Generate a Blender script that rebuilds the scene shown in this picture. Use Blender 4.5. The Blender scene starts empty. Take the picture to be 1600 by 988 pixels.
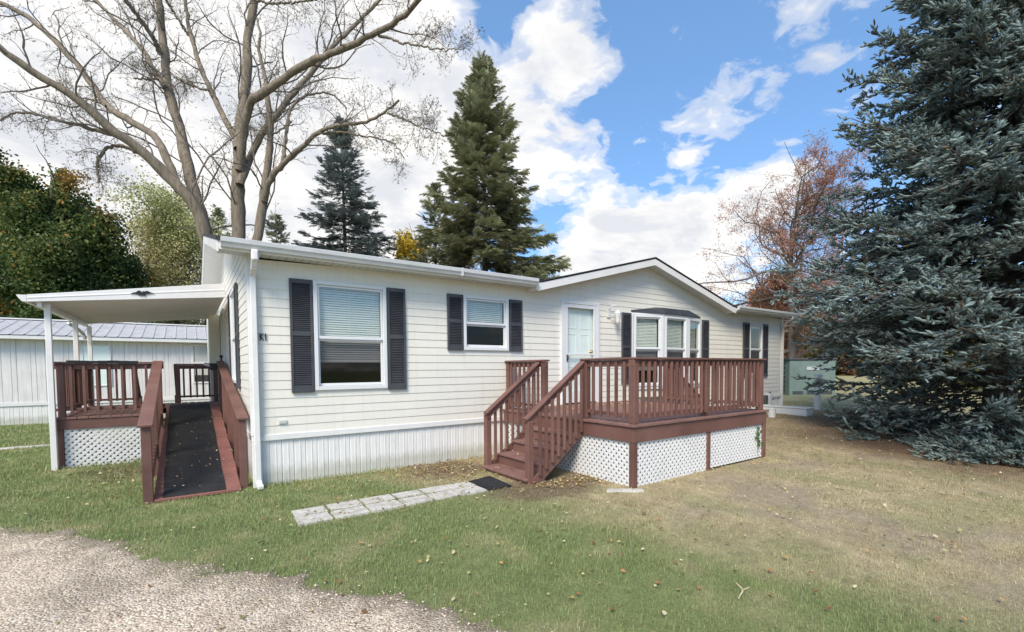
import bpy, bmesh, math, random
import numpy as np
from mathutils import Vector, Matrix
rng = np.random.default_rng(7); random.seed(7)
S = bpy.context.scene
COL = S.collection
R = math.radians

# ------------------------------------------------------------------ camera
F, YAW, PIT, ROL, PY, CX, CY, EYE = 721.025, 35.074, -2.354, -0.395, 604.61, -0.71, -7.086, 1.6
def cam_axes():
    yaw, pi, ro = R(YAW), R(PIT), R(ROL)
    fw = np.array([math.sin(yaw)*math.cos(pi), math.cos(yaw)*math.cos(pi), math.sin(pi)])
    r = np.array([math.cos(yaw), -math.sin(yaw), 0.0]); u = np.cross(r, fw)
    return fw, r*math.cos(ro)+u*math.sin(ro), u*math.cos(ro)-r*math.sin(ro)
FW, RT, UP = cam_axes(); EYEP = np.array([CX, CY, EYE])
def ray(px, py): return FW + RT*(px-800)/F + UP*(PY-py)/F
def at(px, py, D): return EYEP + ray(px, py)*D          # a surveyed spot: photo bearing + distance
cd = bpy.data.cameras.new('camera'); cam = bpy.data.objects.new('camera', cd); COL.objects.link(cam)
cd.sensor_width = 36; cd.lens = F/1600*36; cd.shift_y = (PY-494)/1600; cd.clip_end = 2000; cd.clip_start = .05
M = Matrix(((RT[0],UP[0],-FW[0],CX),(RT[1],UP[1],-FW[1],CY),(RT[2],UP[2],-FW[2],EYE),(0,0,0,1)))
cam.matrix_world = M; S.camera = cam

# ------------------------------------------------------------------ materials
def lin(r, g, b):
    f = lambda c: ((c/255+.055)/1.055)**2.4 if c > 10 else c/255/12.92
    return (f(r), f(g), f(b))
class NT:
    def __init__(s, m): s.t = m.node_tree; s.n = s.t.nodes; s.l = s.t.links
    def node(s, typ, **k):
        n = s.n.new(typ)
        for a, b in k.items():
            if a == 'ins':
                for i, v in b.items(): 
                    if hasattr(v, 'is_linked') or isinstance(v, bpy.types.NodeSocket): s.l.new(v, n.inputs[i])
                    else: n.inputs[i].default_value = v
            else: setattr(n, a, b)
        return n
    def math(s, op, a, b=0., c=0., clamp=False):
        n = s.n.new('ShaderNodeMath'); n.operation = op; n.use_clamp = clamp
        for i, v in enumerate((a, b, c)):
            if isinstance(v, bpy.types.NodeSocket): s.l.new(v, n.inputs[i])
            else: n.inputs[i].default_value = v
        return n.outputs[0]
    def ramp(s, fac, stops, interp='LINEAR'):
        n = s.n.new('ShaderNodeValToRGB'); n.color_ramp.interpolation = interp; e = n.color_ramp.elements
        while len(e) < len(stops): e.new(.5)
        for i, (p, c) in enumerate(stops):
            e[i].position = p; e[i].color = (c, c, c, 1) if isinstance(c, (int, float)) else (*c[:3], 1)
        s.l.new(fac, n.inputs[0]); return n.outputs[0]
    def mix(s, fac, a, b, mode='MIX'):
        n = s.n.new('ShaderNodeMix'); n.data_type = 'RGBA'; n.blend_type = mode
        for i, v in ((0, fac), (6, a), (7, b)):
            if isinstance(v, bpy.types.NodeSocket): s.l.new(v, n.inputs[i])
            else: n.inputs[i].default_value = v if i == 0 else (*v[:3], 1)
        return n.outputs[2]
    def noise(s, vec, scale, detail=4, rough=.55, dist=0.):
        n = s.n.new('ShaderNodeTexNoise'); n.inputs['Scale'].default_value = scale; n.inputs['Detail'].default_value = detail
        n.inputs['Roughness'].default_value = rough; n.inputs['Distortion'].default_value = dist
        s.l.new(vec, n.inputs['Vector']); return n.outputs['Fac']
    def mapping(s, vec, scale=(1,1,1), rot=(0,0,0), loc=(0,0,0)):
        n = s.n.new('ShaderNodeMapping'); n.inputs['Scale'].default_value = scale; n.inputs['Rotation'].default_value = rot; n.inputs['Location'].default_value = loc
        s.l.new(vec, n.inputs['Vector']); return n.outputs[0]
MATS = {}
def mat(name, col, rough=.6, var=.12, scale=6., stretch=(1,1,1), bump=.0, bscale=40., dirt=None, dirt_amt=0., metal=0., spec=.5, dscale=2., extra=None, trans=0., coat=0.):
    m = bpy.data.materials.new(name); m.use_nodes = True; t = NT(m); b = t.n['Principled BSDF']
    geo = t.node('ShaderNodeNewGeometry').outputs['Position']
    v = t.mapping(geo, stretch)
    nz = t.noise(v, scale, 5, .6)
    c = t.mix(t.ramp(nz, [(.3, 0.), (.7, 1.)]), tuple(x*(1-var) for x in col), tuple(min(1, x*(1+var)) for x in col))
    if dirt is not None:
        dn = t.noise(t.mapping(geo, stretch, loc=(3.3, 1.7, 9.1)), dscale, 8, .68)
        c = t.mix(t.math('MULTIPLY', t.ramp(dn, [(.48, 0.), (.72, 1.)]), dirt_amt), c, dirt)
    if extra: c = extra(t, geo, c)
    t.l.new(c, b.inputs['Base Color'])
    rn = t.math('ADD', t.math('MULTIPLY', nz, .2), rough-.1)
    t.l.new(rn, b.inputs['Roughness'])
    b.inputs['Metallic'].default_value = metal; b.inputs['Specular IOR Level'].default_value = spec
    if bump > 0:
        bn = t.noise(t.mapping(geo, stretch), bscale, 4, .6)
        bp = t.node('ShaderNodeBump', ins={'Strength': bump, 'Distance': .01}); t.l.new(bn, bp.inputs['Height']); t.l.new(bp.outputs[0], b.inputs['Normal'])
    MATS[name] = m; return m
def leafmat(name, rough=.55, trans=.25, attr='Col', spec=.3):
    m = bpy.data.materials.new(name); m.use_nodes = True; t = NT(m); b = t.n['Principled BSDF']
    a = t.node('ShaderNodeAttribute', attribute_name=attr)
    t.l.new(a.outputs['Color'], b.inputs['Base Color']); b.inputs['Roughness'].default_value = rough; b.inputs['Specular IOR Level'].default_value = spec
    if trans > 0:
        tr = t.node('ShaderNodeBsdfTranslucent'); t.l.new(a.outputs['Color'], tr.inputs[0])
        mx = t.node('ShaderNodeMixShader'); mx.inputs[0].default_value = trans
        t.l.new(b.outputs[0], mx.inputs[1]); t.l.new(tr.outputs[0], mx.inputs[2]); t.l.new(mx.outputs[0], t.n['Material Output'].inputs[0])
    return m

def siding_extra(t, geo, c):
    # faint vertical rain streaks and dust just as real vinyl carries
    st = t.noise(t.mapping(geo, (9, 9, .5)), 1.4, 6, .7)
    c = t.mix(t.math('MULTIPLY', t.ramp(st, [(.5, 0.), (.8, 1.)]), .28), c, (.42, .39, .33))
    big = t.noise(geo, .6, 3, .5)
    return t.mix(t.math('MULTIPLY', t.ramp(big, [(.4, 0.), (.65, 1.)]), .12), c, (.52, .49, .43))
M_SID = mat('cream_vinyl', (.77, .74, .665), .5, .025, 3, bump=.12, bscale=90, extra=siding_extra, stretch=(1,1,6))
M_TRIM = mat('white_trim', (.745, .735, .72), .4, .03, 5, dirt=(.5, .5, .47), dirt_amt=.3)
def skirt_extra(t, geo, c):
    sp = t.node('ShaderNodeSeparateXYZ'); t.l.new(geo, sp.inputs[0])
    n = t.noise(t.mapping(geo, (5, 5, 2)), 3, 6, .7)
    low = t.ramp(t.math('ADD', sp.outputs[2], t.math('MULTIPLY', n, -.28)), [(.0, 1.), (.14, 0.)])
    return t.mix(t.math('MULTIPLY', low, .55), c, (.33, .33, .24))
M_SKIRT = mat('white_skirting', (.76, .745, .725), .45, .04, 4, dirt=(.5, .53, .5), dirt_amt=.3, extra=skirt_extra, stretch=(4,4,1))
M_WFRAME = mat('white_window_vinyl', (.70, .71, .72), .35, .02, 5)
M_SHUT = mat('charcoal_shutter', (.052, .054, .064), .5, .2, 5, dirt=(.12, .12, .12), dirt_amt=.35)
M_GUTTER = mat('gutter_metal', (.60, .61, .62), .35, .05, 4, dirt=(.36, .36, .33), dirt_amt=.45, stretch=(1, 3, 3))
M_SOFFIT = mat('soffit', (.58, .585, .565), .5, .04, 4)
M_SHINGLE = mat('dark_shingle', (.035, .034, .034), .9, .4, 30, bump=.6, bscale=60)
def wood_extra(t, geo, c):
    rnd = t.node('ShaderNodeObjectInfo').outputs['Random']
    c = t.mix(1., c, t.ramp(rnd, [(0, (.84, .82, .80)), (1, (1.18, 1.17, 1.15))]), 'MULTIPLY')
    fd = t.noise(t.mapping(geo, loc=(4, 4, 4)), 1.1, 4, .6)
    c = t.mix(t.math('MULTIPLY', t.ramp(fd, [(.45, 0.), (.7, 1.)]), .35), c, (.27, .15, .12))
    w = t.noise(geo, 26, 6, .75)
    c = t.mix(t.math('MULTIPLY', t.ramp(w, [(.66, 0.), (.74, 1.)]), .55), c, (.34, .25, .21))
    g = t.noise(t.mapping(geo, (60, 60, 3)), 1, 3, .6)
    return t.mix(t.math('MULTIPLY', g, .28), c, (.07, .03, .026))
M_WOOD = mat('red_brown_stain', (.165, .080, .064), .62, .17, 3.5, dirt=(.10, .048, .040), dirt_amt=.7, bump=.35, bscale=70, extra=wood_extra)
M_DECKF = mat('worn_deck_board', (.20, .105, .088), .7, .2, 3, dirt=(.26, .17, .14), dirt_amt=.6, bump=.4, bscale=60, stretch=(1, 5, 1))
M_RAMPB = mat('brick_red_ramp_board', (.24, .10, .082), .7, .18, 4, dirt=(.15, .07, .06), dirt_amt=.6, bump=.4, bscale=50)
M_LATT = mat('white_lattice', (.70, .70, .69), .5, .03, 5, dirt=(.45, .42, .36), dirt_amt=.25)
M_MATBLK = mat('black_rubber', (.018, .019, .022), .75, .5, 40, bump=.8, bscale=220, dirt=(.06, .06, .06), dirt_amt=.5, spec=.35)
M_CONC = mat('pale_concrete', (.54, .51, .46), .85, .22, 14, bump=.8, bscale=120, dirt=(.27, .24, .19), dirt_amt=.75, dscale=7)
M_BARK = mat('grey_bark', (.21, .17, .125), .9, .35, 4, stretch=(3, 3, .5), bump=1., bscale=9, dirt=(.075, .062, .05), dirt_amt=.85, dscale=2.5)
M_TWIG = mat('twig_bark', (.15, .125, .105), .9, .2, 4)
M_CBARK = mat('conifer_bark', (.075, .06, .05), .95, .3, 5, bump=.5, bscale=20)
M_DOOR = mat('pale_green_door', (.76, .85, .815), .4, .03, 3)
M_BLIND = mat('blind_slats', (.90, .90, .84), .5, .05, 3)
M_DARKIN = mat('painted_room_dark', (.035, .035, .038), .9, .3, 1.5)  # near-black colour stands in for the shade of unlit rooms behind windows
M_CURT = mat('curtain', (.55, .54, .50), .9, .15, 14, stretch=(6,6,.2))
M_BRASS = mat('brass', (.6, .42, .14), .3, .05, 5, metal=1)
M_BLACK = mat('black_metal', (.012, .012, .013), .5, .2, 8)
M_GREYBOX = mat('green_grey_metal', (.22, .29, .25), .5, .1, 3, dirt=(.14, .18, .15), dirt_amt=.5)
M_DGREY = mat('dark_grey_board', (.09, .085, .085), .7, .2, 5)
M_WPLAST = mat('white_plastic', (.66, .67, .68), .4, .03, 4, dirt=(.5, .48, .42), dirt_amt=.35)
def neigh_extra(t, geo, c):
    n = t.noise(t.mapping(geo, (14, 14, .8)), 1, 7, .75)
    c = t.mix(t.math('MULTIPLY', t.ramp(n, [(.42, 0.), (.72, 1.)]), .5), c, (.44, .40, .38))
    sp = t.node('ShaderNodeSeparateXYZ'); t.l.new(geo, sp.inputs[0])
    n2 = t.noise(t.mapping(geo, (10, 10, 1)), 1, 4, .7)
    hi = t.ramp(t.math('ADD', sp.outputs[2], t.math('MULTIPLY', n2, .9)), [(0.0, 0.), (1.0, 1.)])
    return c
M_NEI = mat('weathered_white_panel', (.74, .715, .70), .6, .06, 3, extra=neigh_extra)
def nroof_extra(t, geo, c):
    w = t.noise(t.mapping(geo, (2.2, 5, 5), rot=(0, 0, .5)), 2.2, 6, .7)
    return t.mix(t.math('MULTIPLY', t.ramp(w, [(.47, 0.), (.6, 1.)]), .6), c, (.27, .28, .30))
M_NROOF = mat('grey_metal_roof', (.46, .465, .48), .5, .08, 3, extra=nroof_extra)
M_STONE = leafmat('gravel_stones', .8, 0, spec=.3)
M_LEAF = leafmat('foliage', .5, .3)
M_NEEDLE = leafmat('needles', .6, .12, spec=.25)
M_GRASS = leafmat('grass_blades', .55, .3, spec=.25)
M_DRY = leafmat('fallen_leaf', .7, .15, spec=.2)

def glass(name, tint=(.9, .95, .93), refl=.9, tr=.9, fk=1.):
    m = bpy.data.materials.new(name); m.use_nodes = True; t = NT(m); t.n.remove(t.n['Principled BSDF'])
    g_ = t.node('ShaderNodeNewGeometry'); dt = t.node('ShaderNodeVectorMath', operation='DOT_PRODUCT'); t.l.new(g_.outputs['Normal'], dt.inputs[0]); t.l.new(g_.outputs['Incoming'], dt.inputs[1])
    sch = t.math('POWER', t.math('SUBTRACT', 1., t.math('ABSOLUTE', dt.outputs['Value'])), 5.)
    f2 = t.math('MULTIPLY_ADD', t.math('MULTIPLY_ADD', sch, .92, .08), fk, refl, clamp=True)
    a = t.node('ShaderNodeBsdfTransparent'); a.inputs[0].default_value = (*[x*tr for x in tint], 1)
    g = t.node('ShaderNodeBsdfGlossy'); g.inputs['Roughness'].default_value = .02; g.inputs[0].default_value = (1, 1, 1, 1)
    mx = t.node('ShaderNodeMixShader'); t.l.new(f2, mx.inputs[0]); t.l.new(a.outputs[0], mx.inputs[1]); t.l.new(g.outputs[0], mx.inputs[2])
    t.l.new(mx.outputs[0], t.n['Material Output'].inputs[0]); return m
M_GLASS = glass('window_glass', refl=.06)
M_SCREEN = glass('screened_glass', tint=(.5, .5, .52), refl=.0, tr=.8, fk=.45)
M_SGLASS = glass('storm_glass', tint=(1, 1, 1), refl=.0, tr=1., fk=.7)

# ------------------------------------------------------------------ mesh helpers
class MB:
    def __init__(s, T=None): s.v = []; s.f = []; s.T = T
    def add(s, vs, fs):
        n = len(s.v)
        for p in vs:
            p = Vector(p)
            if s.T is not None: p = s.T @ p
            s.v.append(p[:])
        for f in fs: s.f.append(tuple(i+n for i in f))
        return s
    def box(s, x0, x1, y0, y1, z0, z1):
        return s.add([(x0,y0,z0),(x1,y0,z0),(x1,y1,z0),(x0,y1,z0),(x0,y0,z1),(x1,y0,z1),(x1,y1,z1),(x0,y1,z1)],
                     [(0,3,2,1),(4,5,6,7),(0,1,5,4),(1,2,6,5),(2,3,7,6),(3,0,4,7)])
    def prism(s, pts, axis, a, b):
        """pts: 2D polygon in the two remaining axes (x,z)/(y,z)/(x,y); extruded along axis a..b"""
        def P(p, q):
            return (q, p[0], p[1]) if axis == 0 else (p[0], q, p[1]) if axis == 1 else (p[0], p[1], q)
        n = len(pts)
        vs = [P(p, a) for p in pts]+[P(p, b) for p in pts]
        fs = [tuple(range(n-1, -1, -1)), tuple(range(n, 2*n))]+[(i, (i+1) % n, n+(i+1) % n, n+i) for i in range(n)]
        return s.add(vs, fs)
    def beam(s, p, q, w, h, side=None):
        """box with width w (along side) and height h between two points"""
        p, q = Vector(p), Vector(q); d = (q-p).normalized()
        sd = Vector(side).normalized() if side else d.cross(Vector((0,0,1))).normalized()
        up = sd.cross(d).normalized()
        vs = [c+sd*(a*w/2)+up*(b*h/2) for c in (p, q) for a, b in ((-1,-1),(1,-1),(1,1),(-1,1))]
        return s.add([v[:] for v in vs], [(0,1,2,3),(7,6,5,4),(0,4,5,1),(1,5,6,2),(2,6,7,3),(3,7,4,0)])
    def tube(s, pts, r, n=8, caps=True):
        pts = [Vector(p) for p in pts]; rr = r if isinstance(r, (list, tuple)) else [r]*len(pts)
        vs = []; fs = []
        ref = Vector((0,0,1)) if abs((pts[1]-pts[0]).normalized().z) < .9 else Vector((1,0,0))
        for i, p in enumerate(pts):
            d = (pts[min(i+1, len(pts)-1)]-pts[max(i-1, 0)]).normalized()
            a = d.cross(ref).normalized(); b = a.cross(d)
            for k in range(n):
                t = 2*math.pi*k/n; vs.append((p+(a*math.cos(t)+b*math.sin(t))*rr[i])[:])
        for i in range(len(pts)-1):
            for k in range(n): fs.append((i*n+k, i*n+(k+1) % n, (i+1)*n+(k+1) % n, (i+1)*n+k))
        if caps: fs.append(tuple(range(n-1, -1, -1))); fs.append(tuple(range((len(pts)-1)*n, len(pts)*n)))
        return s.add(vs, fs)
    def lathe(s, c, prof, n=16):
        vs = []; fs = []
        for r, z in prof:
            for k in range(n): t = 2*math.pi*k/n; vs.append((c[0]+r*math.cos(t), c[1]+r*math.sin(t), c[2]+z))
        for i in range(len(prof)-1):
            for k in range(n): fs.append((i*n+k, i*n+(k+1) % n, (i+1)*n+(k+1) % n, (i+1)*n+k))
        fs.append(tuple(range(n-1, -1, -1))); fs.append(tuple(range((len(prof)-1)*n, len(prof)*n)))
        return s.add(vs, fs)
    def build(s, name, m, parent=None, smooth=False, bevel=0, label=None, fix=True):
        me = bpy.data.meshes.new(name); me.from_pydata(s.v, [], s.f); me.materials.append(m)
        if fix: bm = bmesh.new(); bm.from_mesh(me); bmesh.ops.recalc_face_normals(bm, faces=bm.faces); bm.to_mesh(me); bm.free()
        if smooth: me.polygons.foreach_set('use_smooth', [True]*len(me.polygons))
        o = bpy.data.objects.new(name, me); COL.objects.link(o)
        if bevel: b = o.modifiers.new('edge', 'BEVEL'); b.width = bevel; b.segments = 1; b.limit_method = 'ANGLE'
        if parent: adopt(o, parent)
        if label: o['label'] = label
        return o
def adopt(o, parent):
    o.parent = parent
    if parent.type == 'EMPTY': o.matrix_parent_inverse = Matrix.Translation(-Vector(parent.location))
def tag(o, label, cat, group=None):
    o['label'] = label; o['category'] = cat
    if group: o['group'] = group
    return o
def thing(name, label, cat, loc, group=None):
    o = bpy.data.objects.new(name, None); COL.objects.link(o); o.location = loc; o.empty_display_size = .2
    return tag(o, label, cat, group)
def struct(o): o['kind'] = 'structure'; return o
def stuff(o): o['kind'] = 'stuff'; return o
def dup(o, dx=0, dy=0, dz=0):
    c = o.copy(); COL.objects.link(c); c.location = Vector(o.location)+Vector((dx, dy, dz)); return c

def np_mesh(name, V, Fc, m, parent=None, col=None, smooth=False):
    """V (N,3); Fc (M,k) equal-sized faces; col (N,3) per vertex"""
    me = bpy.data.meshes.new(name); k = Fc.shape[1]
    me.vertices.add(len(V)); me.vertices.foreach_set('co', V.astype(np.float32).ravel())
    me.loops.add(Fc.size); me.loops.foreach_set('vertex_index', Fc.astype(np.int32).ravel())
    me.polygons.add(len(Fc)); me.polygons.foreach_set('loop_start', np.arange(0, Fc.size, k, dtype=np.int32))
    me.polygons.foreach_set('loop_total', np.full(len(Fc), k, dtype=np.int32))
    if smooth: me.polygons.foreach_set('use_smooth', np.ones(len(Fc), dtype=bool))
    me.update(calc_edges=True)
    if col is not None:
        a = me.color_attributes.new('Col', 'FLOAT_COLOR', 'POINT')
        a.data.foreach_set('color', np.concatenate([col, np.ones((len(col), 1))], 1).astype(np.float32).ravel())
    me.materials.append(m)
    o = bpy.data.objects.new(name, me); COL.objects.link(o)
    if parent: adopt(o, parent)
    return o
def inst(tv, tf, B, P, col=None, tcol=None):
    """tv (k,3), tf (m,j), B (N,3,3) rows = images of local axes, P (N,3)"""
    N = len(P); V = np.einsum('ka,nab->nkb', tv, B)+P[:, None, :]
    Fc = tf[None]+(np.arange(N)*len(tv))[:, None, None]
    C = None
    if col is not None:
        C = np.repeat(col[:, None, :], len(tv), 1)
        if tcol is not None: C = C*tcol[None, :, None] if tcol.ndim == 1 else C*tcol[None]
        C = C.reshape(-1, 3)
    return V.reshape(-1, 3), Fc.reshape(-1, tf.shape[1]), C
def merge(parts):
    V = []; Fs = []; C = []; n = 0
    for v, f, c in parts:
        V.append(v); Fs.append(f+n); n += len(v)
        if c is not None: C.append(c)
    return np.concatenate(V), np.concatenate(Fs), (np.concatenate(C) if C else None)
def norm(a): return a/(np.linalg.norm(a, axis=-1, keepdims=True)+1e-9)
def rand_dir(n):
    return norm(rng.normal(size=(n, 3)))
def basis(fwd, up=None, size=None):
    """rows: side, fwd, up"""
    if up is None: up = rand_dir(len(fwd))
    f = norm(fwd); s = norm(np.cross(f, up)); u = np.cross(s, f)
    B = np.stack([s, f, u], 1)
    if size is not None: B = B*np.asarray(size)[:, None, None]
    return B
def tubes(paths, radii, sides):
    """paths (N,K,3), radii (N,K) -> V, quads"""
    N, K, _ = paths.shape
    d = np.empty_like(paths); d[:, 1:-1] = paths[:, 2:]-paths[:, :-2]; d[:, 0] = paths[:, 1]-paths[:, 0]; d[:, -1] = paths[:, -1]-paths[:, -2]
    d = norm(d); ref = np.where(np.abs(norm(paths[:, -1]-paths[:, 0])[:, 2:3]) > .85, np.array([[1., .1, 0]]), np.array([[0, 0.05, 1.]]))[:, None, :]
    a = norm(np.cross(d, ref)); b = np.cross(a, d)
    t = np.arange(sides)*2*np.pi/sides
    V = paths[:, :, None, :]+(a[:, :, None, :]*np.cos(t)[None, None, :, None]+b[:, :, None, :]*np.sin(t)[None, None, :, None])*radii[:, :, None, None]
    i = np.arange(K-1)[:, None]*sides; k = np.arange(sides)[None]
    q = np.stack([i+k, i+(k+1) % sides, i+sides+(k+1) % sides, i+sides+k], -1).reshape(-1, 4)
    Fc = q[None]+(np.arange(N)*K*sides)[:, None, None]
    return V.reshape(-1, 3), Fc.reshape(-1, 4), None
def resample(pts, K):
    pts = np.asarray(pts, float)
    # Catmull-Rom then even spacing
    P = np.vstack([2*pts[0]-pts[1], pts, 2*pts[-1]-pts[-2]]); out = []
    for i in range(1, len(P)-2):
        for t in np.linspace(0, 1, 8, endpoint=False):
            out.append(.5*((2*P[i])+(-P[i-1]+P[i+1])*t+(2*P[i-1]-5*P[i]+4*P[i+1]-P[i+2])*t*t+(-P[i-1]+3*P[i]-3*P[i+1]+P[i+2])*t**3))
    out.append(P[-2]); out = np.array(out)
    s = np.r_[0, np.cumsum(np.linalg.norm(np.diff(out, axis=0), axis=1))]
    return np.stack([np.interp(np.linspace(0, s[-1], K), s, out[:, j]) for j in range(out.shape[1])], 1)
def spawn(paths, radii, n, t0=.2, t1=1., ls=.45, ang=(35, 65), K=6, wander=.25, lift=.1, lmax=9, rs=.6, lmin=.0, rend=.2, absl=None):
    """children of every parent path"""
    N, Kp, _ = paths.shape
    L = np.linalg.norm(np.diff(paths, axis=1), axis=2).sum(1)
    t = np.clip((np.arange(n)[None]+rng.uniform(0, 1, (N, n)))/n, 0, 1)*(t1-t0)+t0
    x = t*(Kp-1); i = np.minimum(x.astype(int), Kp-2); fr = (x-i)[..., None]
    idx = np.arange(N)[:, None]
    p = paths[idx, i]*(1-fr)+paths[idx, i+1]*fr; d = norm(paths[idx, i+1]-paths[idx, i])
    r = radii[idx, i]*(1-fr[..., 0])+radii[idx, i+1]*fr[..., 0]
    p = p.reshape(-1, 3); d = d.reshape(-1, 3); r = r.reshape(-1)
    l = (np.repeat(L[:, None], n, 1)*ls*(1.15-.75*t)*rng.uniform(.55, 1.25, (N, n))).reshape(-1)
    if absl: l = rng.uniform(*absl, size=l.shape)
    l = np.clip(l, lmin, lmax)
    perp = norm(np.cross(d, rand_dir(len(d)))); a = np.radians(rng.uniform(*ang, len(d)))[:, None]
    cd_ = norm(d*np.cos(a)+perp*np.sin(a)+np.array([0, 0, lift]))
    out = np.zeros((len(p), K, 3)); out[:, 0] = p; cur = cd_; step = (l/(K-1))[:, None]
    for k in range(1, K):
        cur = norm(cur+rng.normal(size=cur.shape)*wander+np.array([0, 0, lift*.4])); out[:, k] = out[:, k-1]+cur*step
    rr = np.minimum(r*rs, r)[:, None]*np.linspace(1, rend, K)[None]
    return out, rr

# ------------------------------------------------------------------ ground
def sstep(x, a, b): t = np.clip((np.asarray(x, float)-a)/(b-a), 0, 1); return t*t*(3-2*t)
def gz(x, y):
    x = np.asarray(x, float); y = np.asarray(y, float)
    z = .33*sstep(x, 6.5, 15)*sstep(y, -5.5, -.5)+.006*np.clip(y-16, 0, 60)*0
    return z+.02*np.sin(x*.9+1)*np.sin(y*1.1)*sstep(np.hypot(x-4, y+1), 7, 12)
# value noise in numpy for colour zones and scatter
_perm = rng.uniform(0, 1, (64, 64))
def vn(x, y, s):
    x = np.asarray(x)*s; y = np.asarray(y)*s; xi = np.floor(x).astype(int); yi = np.floor(y).astype(int); fx = x-xi; fy = y-yi
    fx = fx*fx*(3-2*fx); fy = fy*fy*(3-2*fy); g = lambda a, b: _perm[a % 64, b % 64]
    return (g(xi, yi)*(1-fx)+g(xi+1, yi)*fx)*(1-fy)+(g(xi, yi+1)*(1-fx)+g(xi+1, yi+1)*fx)*fy
def fbm(x, y, s, o=4): return sum(vn(x+7*i, y+3*i, s*2**i)*.5**i for i in range(o))/sum(.5**i for i in range(o))
SPR = np.array([12.65, -5.15])                             # foot of the blue spruce
GRAVEL = np.array([(-14, 6.5), (-4.5, 1.7), (-2.39, .04), (-1.77, -.72), (-1.21, -1.55), (-.55, -2.45), (-.19, -3.0), (.08, -3.5), (.5, -4.0), (.80, -4.5), (1.05, -5.0), (1.6, -6.0), (2.6, -8), (6, -14), (-14, -14)])
def inside(px, py, poly):
    c = np.zeros(px.shape, bool); n = len(poly)
    for i in range(n):
        x1, y1 = poly[i]; x2, y2 = poly[(i+1) % n]
        k = ((y1 > py) != (y2 > py)) & (px < (x2-x1)*(py-y1)/((y2-y1) if y2 != y1 else 1e-9)+x1); c ^= k
    return c
def edge_dist(px, py, poly):
    d = np.full(px.shape, 1e9)
    for i in range(len(poly)):
        a = poly[i]; b = poly[(i+1) % len(poly)]; ab = b-a
        t = np.clip(((px-a[0])*ab[0]+(py-a[1])*ab[1])/(ab@ab), 0, 1)
        d = np.minimum(d, np.hypot(px-a[0]-t*ab[0], py-a[1]-t*ab[1]))
    return d
def gsd(x, y):                                          # signed distance into the gravel, ragged
    d = edge_dist(x, y, GRAVEL); s = np.where(inside(x, y, GRAVEL), d, -d)-.12
    return s+(fbm(x, y, 1.1, 5)-.5)*.5+(vn(x, y, 7)-.5)*.22+(vn(x+5, y, 21)-.5)*.14
def lawn_col(x, y):
    n = fbm(x, y, .9); n2 = fbm(x+31, y-17, 3.1); n3 = vn(x, y, 7)
    tan = sstep(x+(n-.5)*3.0+.30*(y+4), 1.5, 3.7)*.95
    tan = np.maximum(tan, sstep(n2, .56, .74)*.35)
    tan = tan*(1-.35*sstep(fbm(x+4, y+40, 1.7), .5, .66))
    far = sstep(np.hypot(x-CX, y-CY), 14, 24); tan = tan*(1-.45*far)
    green = np.array([.275, .30, .13]); green2 = np.array([.195, .24, .095]); tn = np.array([.57, .465, .295]); tn2 = np.array([.41, .325, .20])
    c = green[None]*n2[:, None]+green2[None]*(1-n2[:, None])
    tc = tn[None]*n3[:, None]+tn2[None]*(1-n3[:, None])
    c = c*(1-tan[:, None])+tc*tan[:, None]
    bare = sstep(fbm(x-9, y+5, 1.3), .56, .72)*sstep(x, 2.5, 4.5)*.55       # bare earth patches
    c = c*(1-bare[:, None])+np.array([.37, .30, .23])*bare[:, None]
    ds = np.hypot(x-SPR[0], y-SPR[1]); lit = (1-sstep(ds+(n-.5)*2.2, 2.6, 5.2))*.92   # needle litter
    c = c*(1-lit[:, None])+np.array([.145, .092, .06])*lit[:, None]
    yard = sstep(x, 7.0, 9)*sstep(y, -4, -2)*sstep(-x, -15, -12)*.4
    c = c*(1-yard[:, None])+np.array([.27, .21, .14])*yard[:, None]
    # leaf mould by stairs and along the lattice
    dd = np.minimum(np.hypot((x-3.4)/1.3, (y+2.3)/.55), np.hypot((x-2.6)/.8, (y+.5)/.7)); m = (1-sstep(dd+(n2-.5)*.8, .55, 1.15))*.8
    c = c*(1-m[:, None])+np.array([.19, .14, .09])*m[:, None]
    wr = (1-sstep(np.hypot((x+1.5)/.8, (y-2.3)/.9)+(n2-.5), .4, 1.2))*.6
    c = c*(1-wr[:, None])+np.array([.2, .17, .1])*wr[:, None]
    return c
def axis_pts(a, b, fa, fb, st):
    mid = np.arange(fa, fb+1e-6, st); lo = []; hi = []; s = st; v = fa
    while v > a: s *= 1.35; v -= s; lo.append(max(v, a))
    s = st; v = fb
    while v < b: s *= 1.35; v += s; hi.append(min(v, b))
    return np.r_[lo[::-1], mid, hi]
gx = axis_pts(-600, 900, -8, 20, .12); gy = axis_pts(-300, 900, -8, 10, .12)
GX, GY = np.meshgrid(gx, gy, indexing='ij'); xs, ys = GX.ravel(), GY.ravel()
zs = gz(xs, ys)+(fbm(xs, ys, 2.2)-.5)*.03*sstep(-np.hypot(xs, ys), -30, -20)
i, j = np.meshgrid(np.arange(len(gx)-1), np.arange(len(gy)-1), indexing='ij'); b0 = (i*len(gy)+j).ravel()
gf = np.stack([b0, b0+len(gy), b0+len(gy)+1, b0+1], 1)
mg = bpy.data.materials.new('lawn_earth'); mg.use_nodes = True; t = NT(mg); b = t.n['Principled BSDF']
geo = t.node('ShaderNodeNewGeometry').outputs['Position']; a = t.node('ShaderNodeAttribute', attribute_name='Col').outputs['Color']
n1 = t.noise(geo, 55, 5, .7); n2 = t.noise(geo, 9, 5, .65)
c = t.mix(1., a, t.ramp(n1, [(.3, .62), (.7, 1.25)]), 'MULTIPLY'); c = t.mix(1., c, t.ramp(n2, [(.3, .78), (.7, 1.15)]), 'MULTIPLY')
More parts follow.
